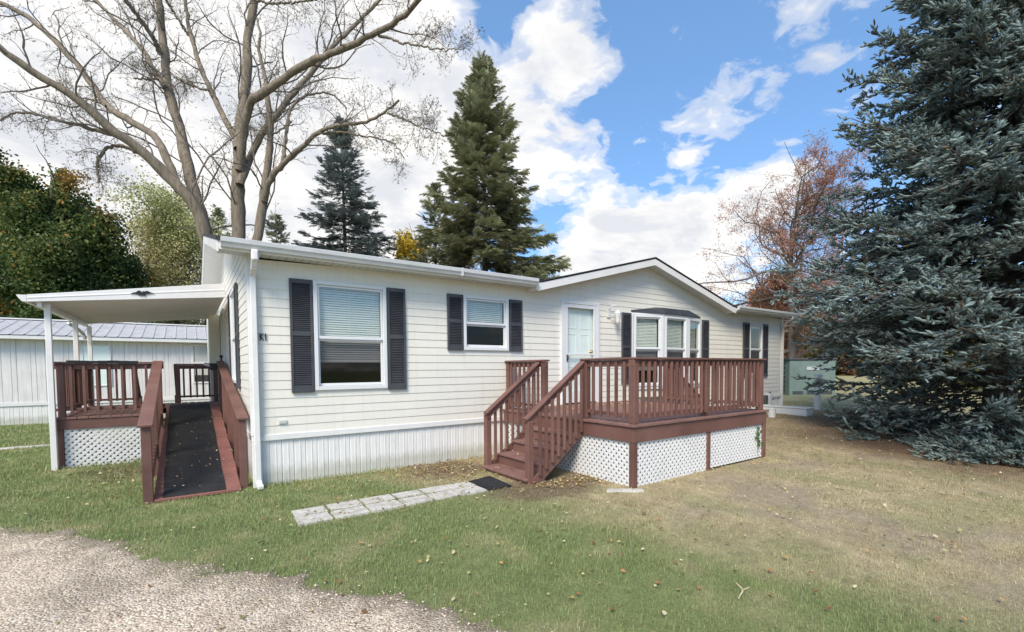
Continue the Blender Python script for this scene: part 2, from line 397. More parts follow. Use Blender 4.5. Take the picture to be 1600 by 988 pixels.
t.l.new(c, b.inputs['Base Color']); b.inputs['Roughness'].default_value = .95; b.inputs['Specular IOR Level'].default_value = .1
bp = t.node('ShaderNodeBump', ins={'Strength': .8, 'Distance': .03}); t.l.new(n1, bp.inputs['Height']); t.l.new(bp.outputs[0], b.inputs['Normal'])
gcol = lawn_col(xs, ys)*.95
struct(np_mesh('lawn', np.stack([xs, ys, zs], 1), gf, mg, col=gcol, smooth=True))

# gravel drive: sheet with a ragged rim + real stones
gxs = np.arange(-14, 6.01, .07); gys = np.arange(-9, 6.6, .07)
AX, AY = np.meshgrid(gxs, gys, indexing='ij'); sd = gsd(AX.ravel(), AY.ravel())
near = np.hypot(AX.ravel()-CX, AY.ravel()-CY) < 30
zz = gz(AX.ravel(), AY.ravel())+.010-.03*sstep(-sd, .05, .33)+(fbm(AX.ravel(), AY.ravel(), 1.2)-.5)*.03+np.clip(sd*.15, -.05, .01)
i, j = np.meshgrid(np.arange(len(gxs)-1), np.arange(len(gys)-1), indexing='ij'); b0 = (i*len(gys)+j).ravel(); q = np.stack([b0, b0+len(gys), b0+len(gys)+1, b0+1], 1)
q = q[(sd[q] > -.35).all(1)]; gfade = sstep(sd, -.15, .35)*(.6+.4*sstep(fbm(AX.ravel(), AY.ravel(), 5), .35, .55))
mr = bpy.data.materials.new('gravel'); mr.use_nodes = True; t = NT(mr); b = t.n['Principled BSDF']
geo = t.node('ShaderNodeNewGeometry').outputs['Position']
vo = t.node('ShaderNodeTexVoronoi'); vo.inputs['Scale'].default_value = 62; t.l.new(geo, vo.inputs['Vector'])
sep = t.node('ShaderNodeSeparateColor'); t.l.new(vo.outputs['Color'], sep.inputs[0])
c = t.ramp(sep.outputs[0], [(0, (.30, .225, .155)), (.35, (.54, .44, .33)), (.7, (.68, .57, .44)), (1, (.80, .70, .57))])
big = t.noise(geo, 1.7, 6, .65); c = t.mix(t.ramp(big, [(.44, 0.), (.66, .75)]), c, (.33, .275, .21))
c = t.mix(t.node('ShaderNodeAttribute', attribute_name='Col').outputs['Fac'], (.24, .19, .13), c)
t.l.new(c, b.inputs['Base Color']); b.inputs['Roughness'].default_value = .9
bp = t.node('ShaderNodeBump', ins={'Strength': 1., 'Distance': .015}); bp.invert = True; t.l.new(vo.outputs['Distance'], bp.inputs['Height']); t.l.new(bp.outputs[0], b.inputs['Normal'])
struct(np_mesh('gravel_drive', np.stack([AX.ravel(), AY.ravel(), zz], 1), q, mr, col=np.repeat(gfade[:, None], 3, 1), smooth=True))

def cam_pd(x, y):
    """does the camera see this patch, and how far away is it"""
    d = np.stack([x-CX, y-CY, np.full_like(x, -EYE)], 1); D = d@FW; u = d@RT/np.maximum(D, .01); v = d@UP/np.maximum(D, .01)
    return D, (D > .4) & (np.abs(u) < 1.6) & (v > -.75)
def scatter(n, x0, x1, y0, y1, dens):
    x = rng.uniform(x0, x1, n); y = rng.uniform(y0, y1, n); D, ok = cam_pd(x, y)
    k = ok & (rng.uniform(0, 1, n) < dens(D)); return x[k], y[k], D[k]
# stones
x, y, D = scatter(620000, -7, 4, -6.9, 3.2, lambda D: np.clip((3.4/D)**2.2, 0, 1))
s = gsd(x, y); k = rng.uniform(0, 1, len(x)) < np.clip(sstep(s, -.25, .35), .0, 1)**1.5; x, y, D, s = x[k], y[k], D[k], s[k]
bare = fbm(x+3, y-8, 1.1); k = rng.uniform(0, 1, len(x)) < np.clip(1.25-1.5*sstep(bare, .5, .7), .12, 1)*np.clip(.35+s*1.2, .3, 1); x, y, D = x[k], y[k], D[k]
tv = np.array([(1,0,0),(0,1,0),(-1,0,0),(0,-1,0),(0,0,1),(0,0,-1)], float)*[1, .8, .6]
tf = np.array([(0,1,4),(1,2,4),(2,3,4),(3,0,4)]); N = len(x)
sz = rng.uniform(.005, .0125, N)*np.clip(D/4, .9, 1.8); g = rng.uniform(0, 1, (N, 1))
sc = np.array([.34, .265, .19])*(1-g)+np.array([.80, .68, .53])*g; sc *= rng.uniform(.85, 1.15, (N, 3))**.5
V, Fc, C = inst(tv, tf, basis(rand_dir(N)*[1, 1, .25], np.tile([0, 0, 1.], (N, 1)), sz), np.stack([x, y, gz(x, y)+.018+(fbm(x, y, 1.2)-.5)*.03], 1), sc)
stuff(np_mesh('gravel_stones', V, Fc, M_STONE, col=C)); print('stones', N)

# ---- footprints where no grass grows
PAV_Y0, PAV_Y1, PAV_X0, PAV_X1 = -2.05, -1.49, .18, 2.45
def blocked(x, y):
    b = (x > .0) & (x < 14.7) & (y > .02) & (y < 8.4)
    b |= (x > 4.12) & (x < 7.5) & (y > -3.03) & (y < 0)
    b |= (x > 3.02) & (x < 4.1) & (y > -2.1) & (y < -.95)
    b |= (x > -1.13) & (x < -.16) & (y > -.1) & (y < 6.3)
    b |= (x > -2.45) & (x < -.1) & (y > 3.3) & (y < 6.3)
    b |= (x > PAV_X0+.01) & (x < 2.86) & (y > PAV_Y0+.015) & (y < PAV_Y1-.015)
    b |= (y > 12.75) & (y < 17.5) & (x < 2)
    return b
def dist_build(x, y):
    return np.minimum(np.abs(y)+np.maximum(0, -x)*1+np.maximum(0, x-14.7), 9)
x, y, D = scatter(2600000, -9, 17, -6.8, 12.4, lambda D: np.clip((3.8/D)**1.75, 0, 1))
s = gsd(x, y); k = ~blocked(x, y) & ((s < -.02)|((s < .9) & (rng.uniform(0, 1, len(x)) < .55*np.exp(-np.clip(s, 0, 1)*5.5))))
x, y, D = x[k], y[k], D[k]
je = rng.choice([.545, .93, 1.33, 1.70, 2.08], 700); jy = rng.uniform(-2.05, -1.49, 700); jx = rng.uniform(.2, 2.4, 900)
x = np.r_[x, je+rng.normal(0, .012, 700), jx]; y = np.r_[y, jy, -1.76+rng.normal(0, .012, 900)]; D = np.r_[D, np.full(1600, 5.)]
ds = np.hypot(x-SPR[0], y-SPR[1])
tanz = sstep(x+(fbm(x, y, .9)-.5)*3.0+.30*(y+4), 1.5, 3.7)
keep = (1-.35*tanz)*(1-.93*(1-sstep(ds, 2.8, 5.0)))*(1-.55*sstep(fbm(x-9, y+5, 1.3), .54, .72)*sstep(x, 2.5, 4.5))
dd = np.minimum(np.hypot((x-3.4)/1.3, (y+2.3)/.55), np.hypot((x-2.6)/.8, (y+.5)/.7)); keep *= .25+.75*sstep(dd, .6, 1.2)
k = rng.uniform(0, 1, len(x)) < keep; x, y, D = x[k], y[k], D[k]; N = len(x); print('blades', N)
base = lawn_col(x, y); hue = rng.uniform(0, 1, (N, 1))
gc = base*(.75+.75*hue); yl = rng.uniform(0, 1, N) < .10+.15*tanz[k]; gc[yl] = np.array([.42, .36, .22])*rng.uniform(.7, 1.2, (yl.sum(), 1))
gc[:, 1] *= 1.08
hgt = rng.uniform(.014, .042, N)*(.45+1.1*fbm(x, y, 2.6))*(1+1.1*(fbm(x+50, y, 1.3) > .66)*rng.uniform(0, 1, N))*(1-.4*tanz[k]); hgt *= np.clip(.8+D/14, 1, 1.7)
wall = (np.abs(y+.03) < .12) & (x > 0)|(np.abs(y-3.25) < .14) & (x < -1.1); hgt[wall] *= 1.8
tvb = np.array([(-.5, 0, 0), (.5, 0, 0), (.32, .22, .62), (-.32, .22, .62), (0, .75, 1.)])
tfb = np.array([(0, 1, 2), (0, 2, 3), (3, 2, 4)])
ang = rng.uniform(0, 2*np.pi, N); lean = rng.uniform(.1, 1.2, N)
wid = rng.uniform(.0022, .0042, N)*np.clip(D/3.2, .9, 4.5)
B = np.zeros((N, 3, 3)); B[:, 0, 0] = np.cos(ang)*wid; B[:, 0, 1] = np.sin(ang)*wid
B[:, 1, 0] = -np.sin(ang)*hgt*lean; B[:, 1, 1] = np.cos(ang)*hgt*lean; B[:, 2, 2] = hgt
V, Fc, C = inst(tvb, tfb, B, np.stack([x, y, gz(x, y)-.002], 1), gc)
stuff(np_mesh('grass', V, Fc, M_GRASS, col=C))

# leaf litter
def leaf_tpl():
    v = np.array([(0,-.5,.0),(.28,-.18,.10),(.36,.12,.16),(.12,.5,.02),(-.1,.52,.05),(-.36,.1,.14),(-.26,-.2,.08),(0,.05,-.03)])
    return v, np.array([(0,1,7),(1,2,7),(2,3,7),(3,4,7),(4,5,7),(5,6,7),(6,0,7)])
LV, LF = leaf_tpl()
def leaves(name, x, y, z, s, cols):
    N = len(x); ci = rng.integers(0, len(cols), N); c = np.array(cols)[ci]*rng.uniform(.7, 1.25, (N, 1))
    up = norm(np.stack([rng.normal(0, .3, N), rng.normal(0, .3, N), np.ones(N)], 1)); f = rand_dir(N)
    V, Fc, C = inst(LV, LF, basis(f-up*(f*up).sum(1)[:, None], up, s), np.stack([x, y, z], 1), c)
    return np_mesh(name, V, Fc, M_DRY, col=C)
LC = [(.50, .40, .20), (.42, .27, .11), (.30, .16, .07), (.55, .47, .30), (.36, .34, .14), (.22, .12, .06)]
xs_ = []; ys_ = []
def lz(n, cx, cy, sx, sy, ok=None):
    x = rng.normal(cx, sx, n); y = rng.normal(cy, sy, n); xs_.append(x); ys_.append(y)
x = rng.uniform(-6, 16, 2600); y = rng.uniform(-6.8, 10, 2600); xs_.append(x); ys_.append(y)
xs_.append(rng.uniform(-5, 9, 1500)); ys_.append(rng.uniform(-6.5, 2, 1500)); xs_.append(rng.uniform(.2, 2.4, 26)); ys_.append(rng.uniform(-2.0, -1.5, 26))
lz(420, 2.5, -.55, .5, .35); lz(320, 3.55, -2.35, .45, .2); lz(700, 9, -1.5, 2.2, 1.6); lz(150, -1.5, 2.2, .35, .8); lz(260, 12, -3.5, 2, 2); lz(160, 2.7, -1.4, .3, .3)
x = np.concatenate(xs_); y = np.concatenate(ys_); k = ~blocked(x, y)|((x > .2) & (x < 2.4) & (y < -1.5) & (y > -2.04)); x, y = x[k], y[k]; D = np.hypot(x-CX, y-CY)
k = (D > 2) & ((gsd(x, y) < 0)|(rng.uniform(0, 1, len(x)) < .25)); x, y = x[k], y[k]
stuff(leaves('leaf_litter', x, y, gz(x, y)+.03, rng.uniform(.018, .048, len(x)), LC))

# ------------------------------------------------------------------ the cream mobile home
HX, HD, ZS = 14.7, 8.4, .70                               # length, depth, top of skirting
EAVE_Y, SL = -.29, .245
def zmain(y): return 3.24+SL*(y+.35) if y < 4.2 else 3.24+SL*(8.75-y)
home = thing('mobile_home', 'cream vinyl sided mobile home with charcoal shutters, white skirting and a front gable', 'mobile home', (0, 0, 0))
class Front:                                              # local frames: x along wall, y into the house, z up
    T = None
END_T = Matrix(((0,1,0,0),(-1,0,0,0),(0,0,1,0),(0,0,0,1)))  # local x -> -Y, local y -> +X
def lap(name, left, right, z0, z1, holes, T, parent, step=.125):
    m = MB(T); z = z0
    while z < z1-1e-4:
        zt = min(z+step, z1)
        cuts = sorted({z, zt, *[h[k] for h in holes for k in (2, 3) if z < h[k] < zt]})
        off = lambda q: -.013+.008*min(1, (q-z)/step)
        for a, b in zip(cuts, cuts[1:]):
            hs = sorted([h for h in holes if h[2] < (a+b)/2 < h[3]])
            la, lb, ra, rb = left(a), left(b), right(a), right(b)
            segs = []; pa, pb = la, lb
            for h in hs: segs.append((pa, pb, h[0], h[0])); pa = pb = h[1]
            segs.append((pa, pb, ra, rb))
            for (xa, xb, xc, xd) in segs:
                if xc-xa < .01 and xd-xb < .01: continue
                m.add([(xa, off(a), a), (xc, off(a), a), (max(xd, xb), off(b), b), (xb, off(b), b)], [(0, 1, 2, 3)])
                if a == z: m.add([(xa, off(a), a), (xc, off(a), a), (xc, 0.002, a), (xa, .002, a)], [(3, 2, 1, 0)])
        z += step
    return m.build(name, M_SID, parent)
GC, GP, GS = 8.05, 4.06, .26                               # cross gable centre, peak, slope
WT = 3.14
holesF = [(.82, 1.83, 1.33, 2.84), (3.25, 4.15, 1.95, 2.84), (5.5, 6.48, .84, 2.92), (7.62, 10.24, 1.12, 2.86), (12.74, 13.42, 1.33, 2.82)]
def lf(z): return 0. if z <= WT else max(0, GC-(GP-.03-z)/GS)
def rf(z): return HX if z <= WT else GC+(GP-.03-z)/GS
wall = lap('front_wall', lf, rf, ZS, GP-.03, holesF, None, home)
# end wall: local x = -Y
win_e = (-2.86, -1.90, 1.36, 2.98)
door_e = (-5.75, -4.85, .86, 2.92)
le = lambda z: -HD if z <= 3.2 else -HD+(z-3.2)/SL
re = lambda z: 0. if z <= 3.2 else -(z-3.2)/SL
lap('end_wall', le, re, ZS, 4.22, [win_e, door_e], END_T, home)
far = MB(); far.prism([(0.02, ZS), (HD, ZS), (HD, 3.2), (4.2, 4.22), (.02, 3.2)], 0, HX-.05, HX); far.box(.02, HX-.06, HD-.05, HD, ZS, 3.2)
far.build('back_wall', M_SID, home)
flo = MB(); flo.box(.02, HX-.06, .02, HD-.06, .80, .86); flo.build('floor_slab', M_DGREY, home)
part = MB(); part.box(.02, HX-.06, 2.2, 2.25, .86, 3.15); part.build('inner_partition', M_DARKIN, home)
# skirting: ribbed white panels
def ribbed(T, x0, x1, z0f, z1, pitch=.155):
    m = MB(T); x = x0
    while x < x1-.01:
        xe = min(x+pitch, x1); g = .012
        z0 = z0f(x)
        m.add([(x, .012, z0), (x+g, .018, z0), (x+g*2, .012, z0), (xe, .010, z0), (x, .012, z1), (x+g, .018, z1), (x+g*2, .012, z1), (xe, .010, z1)], [(0,1,5,4), (1,2,6,5), (2,3,7,6)])
        xm = (x+xe)/2+.01
        m.add([(xm-.012, .009, z0), (xm+.012, .009, z0), (xm+.006, .006, z0), (xm-.006, .006, z0), (xm-.012, .009, z1), (xm+.012, .009, z1), (xm+.006, .006, z1), (xm-.006, .006, z1)], [(0,3,7,4), (3,2,6,7), (2,1,5,6)])
        x = xe
    return m
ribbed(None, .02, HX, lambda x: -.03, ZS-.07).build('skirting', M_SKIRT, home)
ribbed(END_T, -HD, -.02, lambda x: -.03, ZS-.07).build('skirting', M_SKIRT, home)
m = MB(); m.box(-.02, HX+.01, -.028, .02, ZS-.075, ZS+.005); m.box(-.028, .02, -.02, HD, ZS-.072, ZS+.008); m.build('skirting_cap', M_TRIM, home, bevel=.004)
m = MB(); m.prism([(-.036, -.034), (.056, -.034), (.056, -.0), (.0, .0), (.0, .085), (-.036, .085)], 2, ZS+.006, 3.2); m.build('corner_trim', M_TRIM, home, bevel=.003)
m = MB(); m.box(HX-.06, HX+.03, -.034, .05, ZS+.006, 3.13); m.build('corner_trim', M_TRIM, home, bevel=.003)
m = MB(); m.box(-.03, .09, -.03, .0, -.02, ZS-.078); m.build('corner_trim', M_TRIM, home, bevel=.003)
m = MB(); m.box(HX-.05, HX+.03, -.03, .05, .2, ZS-.078); m.build('corner_trim', M_TRIM, home, bevel=.003)
# a shallow bump-out at the back of the end wall, as seen past the porch
m = MB(); m.box(-.24, -.02, 6.62, 8.3, ZS, 3.0); m.build('wall_bump', M_SID, home)
lap('wall_bump_siding', lambda z: -.25, lambda z: -.02, ZS, 3.0, [], Matrix.Translation((0, 6.6, 0)), home)
# roof
def zslab(name, poly, zf, th, m_, parent):
    m = MB(); n = len(poly); vs = [(x, y, zf(x, y)) for x, y in poly]+[(x, y, zf(x, y)-th) for x, y in poly]
    m.add(vs, [tuple(range(n)), tuple(range(2*n-1, n-1, -1))]+[(i, (i+1) % n, n+(i+1) % n, n+i) for i in range(n)])
    return m.build(name, m_, parent)
fz = lambda x, y: 3.24+SL*(y+.35); bz = lambda x, y: 3.24+SL*(8.75-y)
roof = zslab('roof', [(-.38, -.33), (4.66, -.33), (8.05, 2.99), (11.44, -.33), (15.02, -.33), (15.02, 4.2), (-.38, 4.2)], fz, .05, M_SHINGLE, home)
zslab('roof', [(-.38, 4.2), (15.02, 4.2), (15.02, 8.73), (-.38, 8.73)], bz, .05, M_SHINGLE, home)
cz = lambda x, y: GP-GS*abs(x-GC)+.03
zslab('gable_roof', [(4.60, -.325), (8.05, -.325), (8.05, 3.2), (4.86, -.24)], cz, .022, M_SHINGLE, home)
zslab('gable_roof', [(8.05, -.325), (11.50, -.325), (11.24, -.24), (8.05, 3.2)], cz, .022, M_SHINGLE, home)
# gable soffit, rake boards, end boxes
for sg in (-1, 1):
    m = MB(); xe = GC+sg*3.39; pts = [(GC, GP-.012), (xe, GP-.012-GS*3.39), (xe, GP-.155-GS*3.39), (GC, GP-.155)]
    m.prism(pts, 1, -.31, -.288); m.build('gable_fascia', M_TRIM, home, bevel=.003)
for x in (4.62, 11.36): m = MB(); m.box(x, x+.12, -.312, -.02, 3.05, 3.19); m.build('eave_return', M_TRIM, home, bevel=.003)
for sg in (-1, 1):
    m = MB(); xe = GC+sg*3.36; m.prism([(GC, GP-.10), (xe, GP-.10-GS*3.36), (xe, GP-.12-GS*3.36), (GC, GP-.12)], 1, -.287, .01); m.build('gable_soffit', M_SOFFIT, home)
# eaves: fascia, boxed soffit, gutters
for a, b in ((-.36, 4.62), (11.48, 15.0)): m = MB(); m.box(a, b, -.31, -.29, 3.09, 3.235); m.build('eave_fascia', M_TRIM, home, bevel=.003)
def soffit_strip(m, x0, x1, y0, y1, z):
    x = x0
    while x < x1: m.add([(x, y0, z), (x+.094, y0, z), (x+.1, y0, z+.006), (x, y1, z), (x+.094, y1, z), (x+.1, y1, z+.006)], [(0, 3, 4, 1), (1, 4, 5, 2)]); x += .1
for a, b in ((-.36, 4.62), (11.48, 15.0)): m = MB(); soffit_strip(m, a, b, -.288, .0, 3.105); m.build('eave_soffit', M_SOFFIT, home)
def gutter(x0, x1):
    m = MB(); p = [(-.312, 3.235), (-.312, 3.12), (-.37, 3.115), (-.385, 3.15), (-.405, 3.175), (-.41, 3.225), (-.40, 3.232), (-.395, 3.225), (-.39, 3.18), (-.372, 3.155), (-.36, 3.125), (-.325, 3.13), (-.322, 3.235)]
    m.prism(p, 0, x0, x1)
    cap = [(-.312, 3.23), (-.312, 3.12), (-.37, 3.115), (-.385, 3.15), (-.405, 3.175), (-.41, 3.225)]
    m.prism(cap, 0, x0-.004, x0+.002); m.prism(cap, 0, x1-.002, x1+.004)
    return m.build('gutter', M_GUTTER, home)
gutter(-.33, 4.60); gutter(11.5, 14.98)
m = MB(); m.box(3.0, 3.03, -.414, -.31, 3.11, 3.238); m.build('gutter_seam', M_GUTTER, home)
# rake of the left end: boards follow both slopes, ribbed soffit below
for a, b, zf_ in ((-.31, 4.2, fz), (4.2, 8.7, bz)):
    for x in (-.372, 14.98): m = MB(); m.prism([(a, zf_(0, a)-.045), (b, zf_(0, b)-.045), (b, zf_(0, b)-.19), (a, zf_(0, a)-.19)], 0, x, x+.02); m.build('rake_board', M_TRIM, home, bevel=.003)
m = MB(); m.box(-.352, .0, -.288, -.268, 3.09, 3.235); m.build('eave_return', M_TRIM, home, bevel=.003)
m = MB(); st = .09; y = -.26
while y < 8.65:
    zf_ = fz if y < 4.2 else bz; za, zb = zf_(0, y)-.17, zf_(0, y+st)-.17
    m.add([(-.352, y, za), (-.0, y, za), (0, y+st-.01, zb), (-.352, y+st-.01, zb), (0, y+st, zb+.008), (-.352, y+st, zb+.008)], [(0, 1, 2, 3), (3, 2, 4, 5)]); y += st
m.build('rake_soffit', M_SOFFIT, home)
def downspout(path, wdt=.075, dep=.055):
    m = MB()
    for a, b in zip(path, path[1:]): m.beam(a, b, wdt, dep, side=(1, 0, 0))
    return m.build('downspout', M_TRIM, home, bevel=.008)
downspout([(.03, -.355, 3.13), (.03, -.355, 3.05), (.03, -.25, 2.93), (.03, -.066, 2.85), (.03, -.066, .10), (.035, -.10, .05), (.04, -.22, .035)])
m = MB()
m.box(-.01, .075, -.40, -.31, 2.98, 3.12); m.build('downspout_elbow', M_TRIM, home, bevel=.02)
downspout([(HX-.1, -.355, 3.13), (HX-.1, -.355, 3.05), (HX-.05, -.066, 2.9), (HX-.05, -.066, .35)], .06, .05)

def window(T, x0, x1, z0, z1, zm, blind_top=None, blind_bot=None, casing=.055, parent=home, curtain=False, d=-.022, depth=.055):
    """double-hung window; everything in the wall's own frame"""
    m = MB(T); fr = -.045+0*d
    for (a, b, c_, e) in ((x0-casing, x0, z0-casing, z1+casing), (x1, x1+casing, z0-casing, z1+casing), (x0, x1, z1, z1+casing), (x0, x1, z0-casing, z0)): m.box(a, b, fr, depth, c_, e)
    root = m.build('window', M_WFRAME, parent, bevel=.004)
    s = MB(T); w = .032
    s.box(x0+.003, x0+w, -.02, .0, zm-.02, z1-.003); s.box(x1-w, x1-.003, -.02, .0, zm-.02, z1-.003); s.box(x0+w, x1-w, -.02, .0, z1-w, z1-.003); s.box(x0+.003, x1-.003, -.025, .0, zm-.02, zm+.022)
    s.box(x0+.003, x0+w, .004, .028, z0+.003, zm-.021); s.box(x1-w, x1-.003, .004, .028, z0+.003, zm-.021); s.box(x0+w, x1-w, .004, .028, z0+.003, z0+w+.01); s.box(x0+w, x1-w, .004, .028, zm-.05, zm-.021)
    s.build('sash', M_WFRAME, root, bevel=.003)
    g = MB(T); g.add([(x0+w, -.010, zm+.02), (x1-w, -.010, zm+.02), (x1-w, -.010, z1-w), (x0+w, -.010, z1-w)], [(0, 1, 2, 3)]); g.build('glass_pane', M_GLASS, root, fix=False)
    g = MB(T); g.add([(x0+w, .016, z0+w), (x1-w, .016, z0+w), (x1-w, .016, zm-.05), (x0+w, .016, zm-.05)], [(0, 1, 2, 3)]); g.build('glass_pane', M_SCREEN, root, fix=False)
    if blind_bot is not None:
        bl = MB(T); z = z1-.03; k = 0
        while z > blind_bot:
            jj = random.uniform(-.002, .002)
            bl.add([(x0+.02, .060, z-.016+jj), (x1-.02, .060, z-.016-jj), (x1-.02, .078, z+.014-jj), (x0+.02, .078, z+.014+jj)], [(0, 1, 2, 3)]); z -= .034
        bl.box(x0+.015, x1-.015, .06, .10, blind_bot-.03, blind_bot-.005)
        for q in (.12, .5, .88): xx = x0+(x1-x0)*q; bl.box(xx-.002, xx+.002, .058, .061, blind_bot, z1)
        bl.build('blind', M_BLIND, root)
    if curtain:
        cu = MB(T); n = 14; vs = []
        for i in range(n+1): xx = x0+(x1-x0)*.45*i/n; vs += [(xx, .10+.02*(i % 2), z0), (xx, .10+.02*(i % 2), z1)]
        cu.add(vs, [(2*i, 2*i+2, 2*i+3, 2*i+1) for i in range(n)]); cu.build('curtain', M_CURT, root)
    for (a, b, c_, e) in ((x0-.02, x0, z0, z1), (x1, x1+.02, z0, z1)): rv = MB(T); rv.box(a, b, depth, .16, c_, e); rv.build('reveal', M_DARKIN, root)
    return root
def shutter(T, x0, x1, z0, z1, parent=home):
    m = MB(T); f = .035; zm = z0+(z1-z0)*.52; y0, y1 = -.052, -.018
    m.box(x0, x0+f, y0, y1, z0, z1); m.box(x1-f, x1, y0, y1, z0, z1)
    for a, b in ((z0, z0+.09), (zm-.03, zm+.03), (z1-.06, z1)): m.box(x0+f, x1-f, y0+.001, y1, a, b)
    m.box(x0+f, x1-f, -.026, -.017, z0+.05, z1-.05)
    sh = m.build('shutter', M_SHUT, parent, bevel=.003)
    l = MB(T)
    for a, b in ((z0+.09, zm-.03), (zm+.03, z1-.06)):
        n = int((b-a)/.026)
        for k in range(n):
            z = a+(k+.15)*(b-a)/n; l.add([(x0+f, -.048, z), (x1-f, -.048, z), (x1-f, -.030, z+.018), (x0+f, -.030, z+.018), (x0+f, -.030, z-.002), (x1-f, -.030, z-.002)], [(0, 1, 2, 3), (4, 5, 1, 0)])
    l.build('louvres', M_SHUT, sh); return sh
window(None, .84, 1.80, 1.35, 2.82, 2.06, blind_bot=1.73)
shutter(None, .475, .775, 1.27, 2.865); shutter(None, 1.87, 2.165, 1.27, 2.865)
window(None, 3.28, 4.12, 1.97, 2.82, 2.39, blind_bot=2.42)
shutter(None, 2.915, 3.215, 1.91, 2.865); shutter(None, 4.195, 4.485, 1.91, 2.865)
window(None, 12.76, 13.40, 1.36, 2.80, 2.10, blind_bot=2.75, curtain=True, casing=.045)
shutter(None, 12.36, 12.69, 1.28, 2.86); shutter(None, 13.46, 13.77, 1.28, 2.86)
shutter(None, 7.25, 7.555, 1.22, 2.82); shutter(None, 10.33, 10.63, 1.22, 2.82)
window(END_T, -2.82, -1.94, 1.42, 2.93, 2.16, blind_bot=2.85)
shutter(END_T, -1.86, -1.56, 1.29, 3.0); shutter(END_T, -3.22, -2.91, 1.29, 3.0)
# end door behind the canopy post
m = MB(END_T); m.box(-5.80, -5.72, -.05, .03, .84, 2.95); m.box(-4.88, -4.80, -.05, .03, .84, 2.95); m.box(-5.72, -4.88, -.05, .03, 2.88, 2.95)
ed = m.build('door', M_WFRAME, home, bevel=.004)
m = MB(END_T); m.box(-5.71, -4.89, -.005, .03, .87, 2.875); m.build('door_leaf', M_DOOR, ed)

# bay window: three double-hung units on a shallow bow
bayp = [(7.60, 0.0), (8.46, -.215), (9.40, -.215), (10.26, 0.0)]
m = MB(); off = .05
out = [(7.545, -.0), (8.45, -.285), (9.41, -.285), (10.315, 0)]
m.add([(x, y, 2.84) for x, y in out]+[(out[0][0], 0, 2.89), (out[1][0], out[1][1]*.92, 2.975), (out[2][0], out[2][1]*.92, 2.975), (out[3][0], 0, 2.89)], [(0, 1, 5, 4), (1, 2, 6, 5), (2, 3, 7, 6), (3, 2, 1, 0)])
m.add([(out[0][0], -.0, 2.891), (out[1][0], out[1][1]*.92, 2.976), (out[2][0], out[2][1]*.92, 2.976), (out[3][0], 0, 2.891), (8.45, -.0, 3.02), (9.41, 0, 3.02)], [(0, 1, 4), (1, 2, 5, 4), (2, 3, 5)])
bay = home
m.build('bay_roof', M_SHUT, bay)
m = MB()
m.prism([(7.57, 0.02), (7.57, -.02), (8.45, -.25), (9.41, -.25), (10.29, -.02), (10.29, .02)], 2, 2.795, 2.838)
m.prism([(7.57, 0.02), (7.57, -.02), (8.45, -.25), (9.41, -.25), (10.29, -.02), (10.29, .02)], 2, 1.08, 1.14)
for x, y in bayp[1:3]: m.box(x-.05, x+.05, y-.035, y+.03, 1.14, 2.795)
m.box(7.575, 7.63, -.045, .02, 1.14, 2.795); m.box(10.23, 10.285, -.045, .02, 1.14, 2.795)
m.build('bay_frame', M_WFRAME, bay, bevel=.004)
m = MB(); m.prism([(7.6, 0.02), (7.6, .0), (8.46, -.20), (9.40, -.20), (10.26, 0), (10.26, .02)], 2, .90, 1.078); m.build('bay_base', M_SID, bay)
for (xa, ya), (xb, yb) in zip(bayp, bayp[1:]):
    dx, dy = xb-xa, yb-ya; L = math.hypot(dx, dy); ux, uy = dx/L, dy/L
    T = Matrix(((ux, -uy, 0, xa), (uy, ux, 0, ya), (0, 0, 1, 0), (0, 0, 0, 1)))
    window(T, .10, L-.10, 1.19, 2.745, 2.03, blind_bot=1.55 if xa < 9 else 1.6, casing=.045, parent=bay)

# front door with glazed storm door
m = MB(); m.box(5.46, 5.545, -.05, .02, .845, 2.96); m.box(6.455, 6.535, -.05, .02, .845, 2.96); m.box(5.545, 6.455, -.05, .02, 2.90, 2.96)
door = m.build('front_door', M_WFRAME, home, bevel=.004)
m = MB(); m.box(5.55, 5.635, -.045, -.018, .87, 2.895); m.box(6.37, 6.45, -.045, -.018, .87, 2.895); m.box(5.635, 6.37, -.045, -.018, 2.82, 2.895); m.box(5.635, 6.37, -.045, -.018, .87, 1.12); m.box(5.635, 6.37, -.042, -.02, 1.855, 1.89)
sd_ = m.build('storm_door', M_WFRAME, door, bevel=.004)
m = MB(); m.add([(5.63, -.03, 1.12), (6.37, -.03, 1.12), (6.37, -.03, 2.82), (5.63, -.03, 2.82)], [(0, 1, 2, 3)]); m.build('storm_glass', M_SGLASS, door, fix=False)
m = MB(); m.box(5.555, 6.445, .05, .09, .86, 2.90)
dl = m.build('door_leaf', M_DOOR, door)
m = MB()
for x0 in (5.68, 6.05):
    for z0, z1 in ((1.02, 1.62), (1.72, 2.3), (2.4, 2.72)):
        f = .022
        for (a, b, c_, e) in ((x0, x0+f, z0, z1), (x0+.27-f, x0+.27, z0, z1), (x0+f, x0+.27-f, z0, z0+f), (x0+f, x0+.27-f, z1-f, z1)): m.box(a, b, .045, .05, c_, e)
m.build('door_panels', M_DOOR, door, bevel=.004)
m = MB(); m.lathe((0, 0, 0), [(.028, 0), (.03, .006), (.012, .012), (.012, .03), (.028, .04), (.03, .055), (.015, .066)], 14)
for v_i, v in enumerate(m.v): m.v[v_i] = (6.345+v[0], .05-v[2], 1.93+v[1])
m.build('door_knob', M_BRASS, door, smooth=True)
m = MB(); m.box(5.59, 5.615, -.062, -.045, 1.72, 1.86); m.tube([(5.602, -.06, 1.76), (5.602, -.095, 1.77), (5.602, -.10, 1.84)], .008, 8); m.build('storm_handle', M_BLACK, door, bevel=.003)
